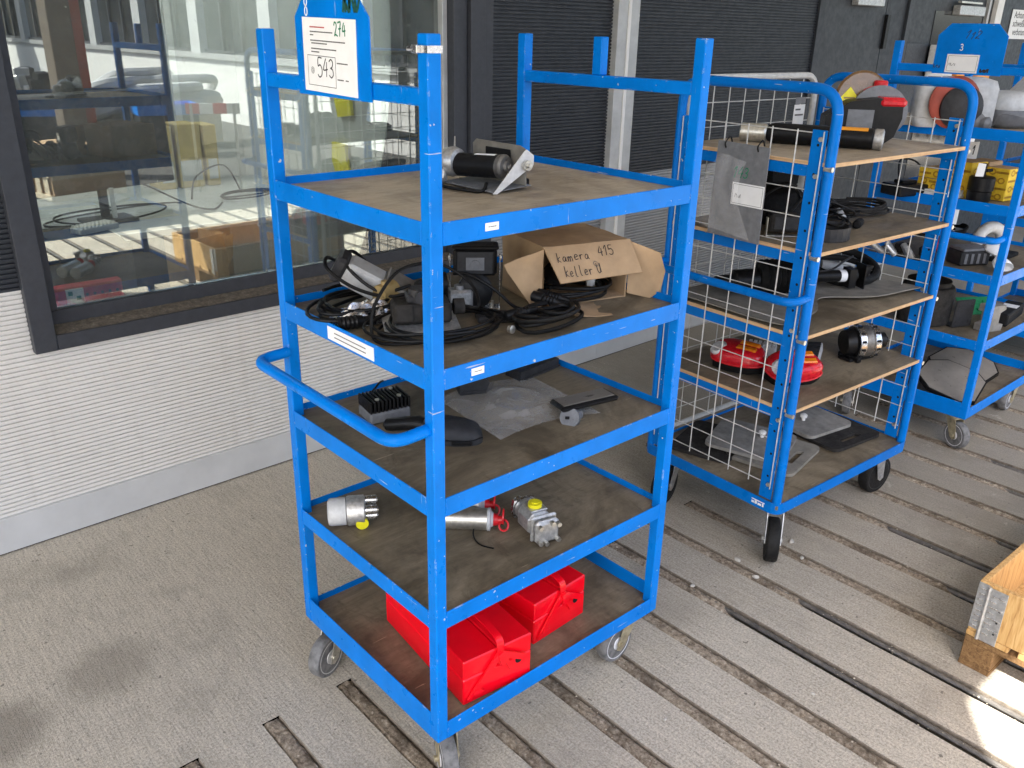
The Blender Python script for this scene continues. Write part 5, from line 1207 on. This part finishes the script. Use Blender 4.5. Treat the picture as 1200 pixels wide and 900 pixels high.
m.box(-.085, .085, -.075, .075, .001, .015, .001); m.build('lower_stack', 'paper', t); m = MB(); m.box(-.08, .08, -.07, .075, .0152, .032, .001); m.build('upper_stack', 'paper', t)
t = th3('black_device', 'black electrical device with cable left of the yellow cartons', 'device', .02, .47, 1, R_(-20))
m = MB(); m.box(-.09, .09, -.06, .06, .001, .05, .006); m.box(-.05, .03, -.03, .03, .0505, .065, .004); m.build('device_body', 'black_plastic', t); m = MB(); m.tube(smoothpath([(-.02, .03, .06), (.0, .06, .14), (.08, .04, .13), (.12, .0, .05)]), .004, 6); m.build('cable', 'cable', t)
t = th3('filter_canister', 'black round filter canister between the mesh trolley and a tall yellow carton', 'canister', .125, .20, 1); t.scale = (.86, .86, .86)
m = MB(); m.lathe([(.05, .001), (.055, .005), (.055, .05), (.060, .055), (.060, .115), (.052, .122), (.02, .124)], (0, 0, 0), (0, 0, 1), 30); m.build('canister_body', 'black_plastic', t)
m = MB(); m.cyl((-.01, 0, .1245), (-.01, 0, .16), .014, n=12); m.cyl((.0, -.01, .15), (.04, -.02, .15), .008, n=10); m.box(-.03, .0, -.012, .012, .16, .185, .004); m.build('valve_top', 'black_matt', t)
m = MB(); m.prism([(-.02, 0), (.02, 0), (.022, .06), (-.015, .065)], (-.05, .0, .125), (.7, -.7, 0), (0, 0, 1), .002); m.build('white_label', 'paper', t, smooth=0)
carton(.255, .165, R_(-8), .105, .10, .135, 'tall yellow carton with round prints on the far trolley', rows=4)
carton(.215, .30, R_(-10), .12, .10, .150, 'yellow carton behind the black filter canister')
t = th3('kraft_box', 'plain brown carton behind the tall yellow carton', 'carton', .36, .29, 1, R_(-6)); m = MB(); m.box(-.06, .06, -.05, .05, .001, .14, .002); m.box(-.058, .058, -.048, .048, .1405, .144); m.build('carton_body', 'cardboard', t)
t = th3('price_tag', 'white folded tag numbered 1 standing on the far trolley', 'tag', .33, .34, 1, R_(-20), dz=.144)
m = MB(); m.box(-.03, .03, 0, .002, .0, .075); m.build('card', 'paper', t, smooth=0); m = MB(); write(m, '1', (-.008, -.0004, .02), (1, 0, 0), (0, 0, 1), .035, .006, .6); m.build('digit', 'ink_black', t, smooth=0)
# third shelf
t = th3('finned_ecu', 'dark grey finned control box on the far trolley third shelf', 'control box', .215, .22, 2, R_(-28))
m = MB(); m.box(-.075, .075, -.05, .05, .001, .065, .006); m.build('box_body', 'dark_grey', t); m = MB()
for k in range(4): m.box(-.06 + .032 * k, -.046 + .032 * k, -.0535, -.0505, .01, .055, .001)
m.box(-.07, .07, -.052, .045, .0655, .078, .003); m.build('fins', 'grey_plastic', t)
t = th3('paper_wrap', 'twisted white paper wrap in front of the grey control box', 'wrapper', .205, .09, 2, R_(40))
def pw_(u, v):
    k = abs(u - .55) * 2; r = .008 + .026 * min(1, k * 1.5); a = v * math.pi * 2
    return (-.075 + .15 * u, r * math.cos(a) * 1.2, .03 + .025 * u * 2 + r * math.sin(a) * .6 + .004 * mnoise.noise(Vector((u * 9, v * 6, 1))))
m = MB(); m.sheet(pw_, 16, 12); m.build('wrapper', 'paper', t, smooth=30)
t = th3('turbo_casting', 'white curved pipe casting right of the far trolley post', 'pipe bend', .44, .225, 2)
m = MB(); m.tube([(.058 * math.cos(a), -.03 * math.cos(a), .075 + .06 * math.sin(a)) for a in [R_(-20 + 12 * k) for k in range(19)]], .026, 14); m.build('pipe_bend', 'white_plastic', t); m = MB(); m.box(-.08, .06, -.05, .03, .001, .04, .008); m.cyl((-.03, -.05, .05), (-.03, -.06, .05), .022, n=16); m.build('base_casting', 'alu_cast', t); m = MB(); m.box(-.1, .12, -.1, -.045, .001, .02, .004); m.build('foot', 'black_matt', t)
t = th3('hose_loops', 'thin black hose loops at the back of the far trolley third shelf', 'hose', .30, .43, 2, dz=.03)
m = MB(); m.tube(coil(-.06, 0, .06, .12, .08, 2, .007, 0, 5, .2, .05), .007, 8); m.tube(coil(.12, -.02, .04, .11, .07, 2, .007, 0, 6, .2, .05), .007, 8); m.build('hose', 'rubber_black', t)
t = th3('scrap_heap', 'mixed black and metal small parts seen through the mesh on the far trolley', 'parts', .08, .42, 2)
rd = random.Random(5); m = MB()
for k in range(9):
    a, b = rd.uniform(-.07, .08), rd.uniform(-.1, .1); m.box(-.03, .03, -.02, .02, 0, .04, .004, tf=T(a, b, .002 + rd.random() * .02, rd.random() * 3, rd.uniform(-.3, .3)))
m.build('black_parts', 'black_dusty', t); m = MB()
for k in range(5): a, b = rd.uniform(-.07, .08), rd.uniform(-.1, .1); m.cyl((a, b, .02), (a + rd.uniform(-.05, .05), b + .04, .06), .014, n=12)
m.build('metal_parts', 'alu_cast', t)
t = th3('red_parts_box', 'dark red part behind the grey control box on the far trolley', 'part', .16, .36, 2, R_(20)); m = MB(); m.box(-.05, .05, -.04, .04, .001, .06, .008); m.box(-.02, .05, -.03, .03, .0605, .09, .006); m.build('part_body', 'red_cap', t)
# fourth shelf
t = th3('air_canister', 'large matt black cylinder on the far trolley fourth shelf', 'canister', .16, .34, 3)
m = MB(); m.lathe([(.10, .001), (.115, .008), (.118, .16), (.110, .175), (.095, .180), (.095, .20), (.03, .205)], (0, 0, 0), (0, 0, 1), 36); m.build('canister_body', 'black_dusty', t)
t = th3('black_bracket_plate', 'upright black plate bracket in front of the matt black cylinder', 'bracket', .205, .18, 3, R_(-22))
m = MB(); m.box(-.055, .055, -.006, .006, .001, .13, .005); m.box(-.055, .05, .0065, .06, .001, .008, .002); m.build('plate', 'dark_grey', t); m = MB()
for x in (-.035, .035):
    for z in (.03, .10): m.cyl((x, -.0065, z), (x, -.009, z), .008, n=10)
m.build('bolts', 'dark_grey', t)
t = th3('cast_bracket', 'brownish cast metal bracket behind the far trolley corner post', 'bracket', .26, .085, 3, R_(-20))
m = MB(); m.prism([(-.05, 0), (.05, 0), (.055, .03), (.025, .035), (.025, .085), (.055, .10), (.05, .12), (-.04, .12), (-.045, .09), (-.02, .08), (-.02, .04), (-.05, .03)], (0, .03, .001), (1, 0, 0), (0, 0, 1), .06); m.build('bracket_body', 'plate_grey', t)
t = th3('circuit_board', 'green circuit board leaning beside a dark unit on the far trolley', 'circuit board', .47, .20, 3, R_(-32))
m = MB(); m.box(-.09, .09, 0, .004, 0, .10, .001, tf=T(0, 0, .004, 0, R_(-50), 0)); m.build('board', 'pcb_green', t); m = MB()
for k in range(7): m.box(-.07 + .022 * k, -.057 + .022 * k, -.008, .0, .02 + .02 * (k % 3), .035 + .02 * (k % 3), .001, tf=T(0, 0, .004, 0, R_(-50), 0))
m.build('chips', 'pcb_green', t)
t = th3('dark_unit', 'long dark unit with white label lying at the front of the far trolley shelf', 'unit', .50, .095, 3, R_(6)); m = MB(); m.box(-.14, .14, -.04, .04, .001, .06, .006); m.build('unit_body', 'black_matt', t); m = MB(); m.box(.0, .06, -.036, .03, .0604, .0614); m.build('label_sticker', 'paper', t, smooth=0)
# bottom deck: two mirror glasses
for (u, v, rz, lab) in ((.20, .16, .1, 'large grey mirror glass lying left on the far trolley bottom deck'), (.42, .20, -.2, 'grey mirror glass lying right, behind the far trolley post')):
    t = th3('mirror_glass', lab, 'mirror', u, v, 4, rz, 'mirror glasses on the far trolley')
    pl = [(-.16, -.08), (-.10, -.13), (.10, -.12), (.16, -.06), (.15, .07), (.07, .14), (-.08, .14), (-.16, .06)]; q = [(a * .92, b * 1.05) for a, b in pl]
    m = MB(T(0, 0, .048, 0, R_(13), R_(-12))); m.prism(q, (0, 0, 0), (1, 0, 0), (0, 1, 0), .018); m.build('mirror_case', 'black_plastic', t); m = MB(T(0, 0, .048, 0, R_(13), R_(-12))); m.prism([(a * .95, b * .95) for a, b in q], (0, 0, .0185), (1, 0, 0), (0, 1, 0), .002); m.build('glass', 'mirror_grey', t)
# farthest trolley
X4 = Vector((4.365, -.01, 0))
carton(.10, .33, R_(-8), .14, .12, .13, 'yellow carton on the farthest trolley, cut by the right picture edge', X4, 1, rows=3)
carton(.10, .56, R_(-4), .12, .10, .16, 'yellow carton at the back of the farthest trolley top shelf', X4, 0, rows=3)
# switch box and yellow boxes on the wall behind
t = thing('switch_box', 'white wall switch box with round dark red button behind the far trolleys', 'switch box', (6.05, 1.86, 1.43), .0129)
m = MB(); m.box(0, .22, -.07, 0, 0, .26, .006); m.build('box_body', 'white_plastic', t); m = MB(); m.cyl((.10, -.0705, .15), (.10, -.10, .15), .062, n=24); m.build('red_button', 'red_cap', t)
m = MB(); m.box(.225, .36, -.06, 0, .0, .26, .004); m.build('side_box', 'white_edge', t)
for i, (x, z, lab) in enumerate(((6.46, 1.40, 'yellow wall box right beside the switch box'), (6.85, 1.42, 'yellow wall box at right behind the tall grey cover'))):
    t = thing('yellow_wall_box', lab, 'wall box', (x, 1.866, z), .0129, 'yellow boxes on the wall'); m = MB(); m.box(0, .26, -.08, 0, 0, .34, .006); m.build('box_body', 'orange_label', t); m = MB(); m.box(.03, .23, -.084, -.0805, .05, .29, .003); m.build('cover', 'orange_label', t)

# ================================================================== PALLET WITH COLLAR (bottom right)
pal = thing('euro_pallet', 'sunlit wooden pallet with a wooden collar at the lower right corner', 'pallet', (1.480, -.622, 0), R_(-1.0)); pal.scale = (.87, .87, .87)
PW, PLn = 1.2, .8        # along +x, along -y
for i, (xa, xb) in enumerate(((0, .145), (.5275, .6725), (1.055, 1.2))):
    for j, (ya, yb) in enumerate(((0, -.10), (-.35, -.45), (-.70, -.80))):
        m = MB(); m.box(xa, xb, ya, yb, .022, .100, .003); m.build('block', 'pine_dark', pal)
for (ya, yb) in ((0, -.10), (-.35, -.45), (-.70, -.80)):
    m = MB(); m.box(0, PW, ya, yb, .0, .0218, .002); m.build('runner', 'pine_dark', pal)
for xa in (0, .5275, 1.055):
    m = MB(); m.box(xa, xa + .145, 0, -PLn, .1003, .122, .002); m.build('cross_board', 'pine_dark', pal)
for k in range(5):
    ya = -(0.0 + .165 * k); m = MB(); m.box(0, PW, ya, ya - .135, .1223, .144, .002); m.build('deck_board', 'pine', pal)
col = thing('pallet_collar', 'bright wooden collar with galvanised corner hinge standing on the pallet', 'pallet collar', (1.480, -.622, .1258), R_(-1.0)); col.scale = (.87, .87, .87)
CH = .195
m = MB(); m.box(.0005, .020, -.002, -PLn + .001, .001, CH, .002); m.build('collar_board', 'pine', col)
m = MB(); m.box(.0205, PW - .0205, -.0005, -.020, .001, CH - .001, .002); m.build('collar_board', 'pine', col)
m = MB(); m.box(PW - .020, PW - .0005, -.002, -PLn + .001, .001, CH, .002); m.build('collar_board', 'pine', col)
m = MB(); m.box(.0205, PW - .0205, -PLn + .020, -PLn + .0005, .001, CH - .001, .002); m.build('collar_board', 'pine', col)
def hinge(x, y, sx, sy):
    m = MB(); H = CH - .004
    m.box(x - .0022, x, y - .034, y - .002, .012, H, .0006); h = m.build('corner_hinge', 'galvanised', col)
    m = MB(); m.box(x - .0030, x - .0003, y - .095, y - .0405, -.020, H - .006, .0008); m.build('hinge_leaf', 'galvanised', h)
    for k in range(8):
        z = .022 + .021 * k; m = MB(); m.box(x - .0066, x - .0023, y - .030, y - .010, z, z + .0052, .001); m.build('embossed_rib', 'alu_bright', h)
        m = MB(); m.box(x - .0070, x - .0031, y - (.090 if k % 2 else .066), y - .046, z - .012, z - .0065, .001); m.build('embossed_rib', 'alu_bright', h)
    m = MB(); m.cyl((x - .006, y - .0375, -.018), (x - .006, y - .0375, H - .002), .0058, n=10); m.build('hinge_pin', 'galvanised', h)
    for k in range(4): m = MB(); m.cyl((x - .0031, y - .082, .024 + .045 * k), (x - .0046, y - .082, .024 + .045 * k), .004, n=6); m.build('nail', 'dark_grey', h)
hinge(0, 0, 1, -1)

# ================================================================== BEHIND THE PANE: desk, monitor, odds and ends
t = thing('desk', 'pale desk with a light front edge behind the window pane', 'desk', (.0, 2.93, 0))
m = MB(); m.box(-1.4, 1.68, .012, 1.30, .775, .80, .002); m.build('desk_top', 'desk_top', t); m = MB(); m.box(-1.4, 1.68, .0, .0115, .770, .803, .002); m.build('front_edge', 'white_edge', t)
for x in (.62, -1.2):
    m = MB(); m.box(x, x + .05, .1, 1.2, .012, .774); m.build('leg', 'dark_grey', t)
m = MB(); m.box(1.0, 1.66, .25, 1.2, .012, .774, .003); m.build('drawer_unit', 'room_wall', t)
t = thing('monitor', 'black computer monitor on a stand behind the window pane', 'monitor', (.42, 3.27, .80), R_(3))
m = MB(); m.box(-.37, .36, -.02, .02, .16, .62, .008, tf=Matrix.Rotation(R_(-2), 4, 'Y')); m.build('bezel', 'black_plastic', t); m = MB(); m.box(-.355, .345, -.0225, -.0205, .178, .605, tf=Matrix.Rotation(R_(-2), 4, 'Y')); m.build('screen', 'screen', t)
m = MB(); m.box(-.02, .02, .021, .05, .02, .4, .004); m.box(-.12, .12, -.08, .10, 0, .018, .004); m.build('stand', 'dark_grey', t); m = MB(); m.box(.01, .035, -.03, -.022, .02, .17, .004); m.build('white_strip', 'white_plastic', t)
for i, (x, w, h, lab) in enumerate(((.955, .10, .36, 'tan upright carton left of the others on the desk behind the monitor'), (1.075, .15, .37, 'wide tan upright carton in the middle on the desk behind the pane'), (1.245, .08, .36, 'narrow tan carton at the right end of the desk row'))):
    t = thing('tan_carton', lab, 'carton', (x, 3.98, .802), 0, 'tan cartons standing on the desk'); m = MB(); m.box(0, w, 0, .2, .0, h, .004); m.build('carton_body', 'gold_tan', t); m = MB(); m.box(.012, w - .012, -.002, -.0003, .04, .16); m.build('label_patch', 'lightgrey_plastic', t, smooth=0)
t = thing('desk_cables', 'loose black cables curling on the desk around the monitor stand', 'cable', (.45, 3.35, .802))
m = MB(); m.tube(coil(.0, .0, 0, .34, .16, 1.7, .005, .3, 3, .3, .15), .005, 6); m.tube(smoothpath([(.1, .2, .2), (.25, .1, .12), (.4, -.05, .03), (.5, -.1, .005), (.62, .05, .005)]), .005, 6); m.build('cable', 'cable', t)
t = thing('desk_lead', 'black lead looped on the right of the desk behind the pane', 'cable', (1.28, 3.5, .802))
m = MB(); m.tube(coil(0, 0, 0, .17, .10, 2.2, .005, .2, 9, .3, .1), .005, 6); m.tube(smoothpath([(.0, .1, .01), (-.05, .2, .16), (-.2, .25, .1), (-.3, .1, .005)]), .005, 6); m.build('cable', 'cable', t)
t = thing('red_case', 'dark bag with a red perforated front behind the lower left of the pane', 'case', (-.02, 2.22, .0))
m = MB(); m.box(-.10, .215, .02, .40, .66, .945, .04); m.build('bag_body', 'black_dusty', t); m = MB(); m.box(-.11, .135, -.02, .015, .665, .80, .008); f_ = m.build('red_front', 'red_plastic', t)
m = MB()
for k in range(5):
    for j in range(2): m.cyl((-.0 + .028 * k, -.0205, .70 + .055 * j), (-.0 + .028 * k, -.0225, .70 + .055 * j), .006, n=8)
m.build('holes', 'black_matt', f_); m = MB(); m.box(-.075, -.012, -.0235, -.0205, .725, .785); m.build('white_tag', 'paper', f_, smooth=0)
for (a, b) in ((-.068, .76), (-.04, .74)): m = MB(); m.box(a, a + .016, -.025, -.0237, b, b + .016); m.build('green_mark', 'ink_green', f_, smooth=0)
m = MB(); m.box(-.14, .3, .03, .5, .012, .655, .005); m.build('stand', 'dark_grey', t)
t = thing('ribbed_strip', 'white ribbed terminal strips lying on top of the dark bag behind the pane', 'strip', (.12, 2.42, .948), R_(20)); t.scale = (.72, .72, .72)
for k in range(3):
    m = MB(); m.box(-.14, .10, -.05 + .035 * k, -.025 + .035 * k, 0, .03, .002)
    for j in range(9): m.box(-.13 + .025 * j, -.118 + .025 * j, -.048 + .035 * k, -.027 + .035 * k, .0301, .042)
    m.build('strip', 'white_plastic', t, smooth=0)
t = thing('opened_carton', 'opened tan carton standing behind the lower pane', 'carton', (.53, 2.52, .03), R_(18)); t.scale = (.66, .66, 1)
m = MB(); m.box(0, .30, 0, .006, .56, .80); m.build('front_panel', 'cardboard', t, smooth=0); m = MB(); m.prism([(.20, .80), (.30, .80), (.29, .70), (.25, .66)], (0, -.02, .0), (1, .1, 0), (0, -.1, 1), .004); m.build('flap', 'cardboard', t, smooth=0)
m = MB(); m.box(0, .30, .008, .28, .54, .5595); m.box(.294, .30, .008, .28, .56, .80); m.box(.0, .006, .008, .28, .56, .80); m.build('inner_panels', 'cardboard_inner', t, smooth=0); m = MB(); m.box(-.05, .4, -.05, .35, .012, .539, .004); m.build('stand', 'dark_grey', t)
for i, (x, z, h, lab) in enumerate(((1.30, 1.36, .26, 'upper yellow roll hanging on the inner wall behind the pane'), (1.32, 1.06, .16, 'lower yellow roll on the inner wall behind the pane'))):
    t = thing('yellow_roll', lab, 'roll', (1.675, 3.0 + .06 * i, z - .1), 0, 'yellow rolls on the inner wall'); m = MB(); m.prism([(0, 0), (.14, .02), (.12, .6 * h), (.12, h), (-.02, h), (-.03, .35 * h)], (-.0, .10, 0), (0, -1, 0), (0, 0, 1), .02); m.build('roll', 'sticker_yellow', t)

# ================================================================== THE YARD BEHIND THE CAMERA (seen mirrored in the pane)
wing = thing('yard_building', 'white-walled building wing with dark windows mirrored in the pane', 'building', (6.6, -3.5, 0), 0)
def wb(nm, mt, x0, x1, y0, y1, z0, z1, par=None): m = MB(); m.box(x0, x1, y0, y1, z0, z1); return m.build(nm, mt, par or wing, smooth=0)
wb('lower_wall', 'opp_white', 0, .3, -22, 0, 0, 1.10); wb('sill_band', 'profile_grey', -.06, .3, -22, 0, 1.101, 1.20); wb('upper_wall', 'clad_mid', 0, .3, -22, 0, 2.75, 4.2)
for k in range(8):
    y = -2.75 * k; wb('window_pier', 'kick_grey', -.03, .3, y - .42, y - .02, 1.201, 2.749)
    w_ = wb('window', 'frame_dark', .04, .12, y - 2.72, y - .43, 1.201, 1.26); wb('pane', 'opp_glass', .10, .13, y - 2.72, y - .43, 1.261, 2.749, w_)
    for j in (1, 2): wb('mullion', 'frame_dark', .03, .098, y - .43 - j * .76 - .03, y - .43 - j * .76 + .03, 1.261, 2.749, w_)
yb2 = thing('far_shed', 'long white shed with a dark window band mirrored at the left of the pane', 'building', (-14, -24, 0)); wing2 = wing; wing = yb2
wb('lower_wall', 'opp_white', 0, 20, -.3, 0, 0, 1.6); wb('upper_wall', 'clad_mid', 0, 20, -.3, 0, 2.9, 4.5); wb('window_band', 'opp_glass', 0, 20, -.35, -.08, 1.601, 2.899)
for k in range(6): wb('pier', 'opp_white', 3.2 * k, 3.2 * k + .3, -.31, .03, 1.601, 2.899)
m = MB(); m.box(2.22, 2.47, -6.2, -5.9, 0, 3.6, .01); tag(m.build('brown_column', 'pier_brown'), 'broad brown column mirrored in the pane beside the red post', 'column')
m = MB(); m.box(2.475, 2.60, -6.15, -5.98, 0, 3.6, .006); tag(m.build('red_post', 'red_steel'), 'rust red steel post mirrored in the window pane', 'post')
t = thing('slatted_crate', 'pale slatted wooden crate mirrored under the monitor', 'crate', (1.62, -4.6, 0), R_(-12))
for k in range(7): m = MB(); m.box(-.012, .0, -.06 - .16 * k - .09, -.06 - .16 * k, .0, .52, .002); m.build('slat', 'pale_wood', t)
for z in (.02, .25, .46): m = MB(); m.box(-.03, -.0125, -1.15, 0, z, z + .05, .002); m.build('rail', 'pale_wood', t)
m = MB(); m.box(0, .8, -.02, -.002, 0, .52); m.build('end_panel', 'cardboard', t); m = MB(); m.box(.01, .8, -1.12, -.021, 0, .48); m.build('load', 'cardboard', t)
m = MB(); m.box(0, .8, -.0019, .015, .22, .27); m.build('end_rail', 'pale_wood', t)
for i, (x, y, rz, lab) in enumerate(((2.62, -7.9, .4, 'blue plastic tray mirrored left of the trolley post'), (3.95, -7.3, .2, 'blue plastic tray mirrored right of the trolley post'))):
    t = thing('blue_tray', lab, 'tray', (x, y, 0), rz, 'blue trays mirrored in the pane'); m = MB(); m.box(-.4, .4, -.3, .3, .56, .58); m.box(-.4, .4, -.3, -.28, .5801, .70); m.box(-.4, .4, .28, .3, .5801, .70); m.box(-.4, -.38, -.279, .279, .5801, .70); m.box(.38, .4, -.279, .279, .5801, .70); m.build('tray', 'blue_paint', t, smooth=0)
    m = MB(); m.box(-.38, .38, -.28, .28, 0, .559); m.build('trestle', 'dark_grey', t)
for i in range(5):
    t = thing('car_bumper', 'pale curved car bumper in the sunlit pile mirrored in the pane', 'bumper', (3.5 + .28 * i, -8.2 + .22 * (i % 2), .02), R_(-40 + 8 * i), 'car bumpers piled in the yard')
    m = MB(); pts = rounded([(-.7, -.35, .5), (-.55, 0, .55 + .1 * (i % 3)), (.55, 0, .55 + .1 * (i % 3)), (.7, -.35, .5)], .3, 5); m.tube(pts, .13, 8); m.tube([p + Vector((0, .02, .28)) for p in pts], .07, 8); m.build('bumper_skin', 'lightgrey_plastic', t); m = MB(); m.box(-.5, .5, -.15, .15, 0, .42); m.build('pallet_stand', 'pale_wood', t)
t = thing('barrier_board', 'red and white striped barrier board mirrored in the pane', 'barrier', (3.0, -4.4, 0), R_(25))
for k in range(4): m = MB(); m.box(.14 * k, .14 * k + .139, -.02, 0, .82, .93); m.build('stripe', 'red_cap' if k % 2 == 0 else 'paper', t, smooth=0)
m = MB(); m.box(.04, .07, .001, .03, 0, .93); m.build('leg', 'galvanised', t); m = MB(); m.box(.48, .51, .001, .03, 0, .93); m.build('leg', 'galvanised', t)
t = thing('parts_table', 'table heaped with dark and shiny parts mirrored at the left of the pane', 'table', (2.6, -9.6, 0), R_(20))
m = MB(); m.box(-1.1, 1.1, -.5, .5, .72, .77); m.build('table_top', 'pale_wood', t); m = MB()
for x in (-1.0, 1.0):
    for y in (-.4, .4): m.box(x - .04, x + .04, y - .04, y + .04, 0, .719)
m.build('legs', 'dark_grey', t); rd = random.Random(2)
for nm, mt, n in (('dark_parts', 'black_matt', 24), ('shiny_parts', 'alu_cast', 12), ('pale_parts', 'paper', 6)):
    m = MB()
    for k in range(n): m.box(-rd.uniform(.05, .15), .1, -.05, .06, 0, rd.uniform(.06, .3), .01, tf=T(rd.uniform(-1, 1), rd.uniform(-.42, .42), .78, rd.random() * 3, rd.uniform(-.4, .4)))
    o = m.build(nm, mt, t); o['kind'] = 'stuff'
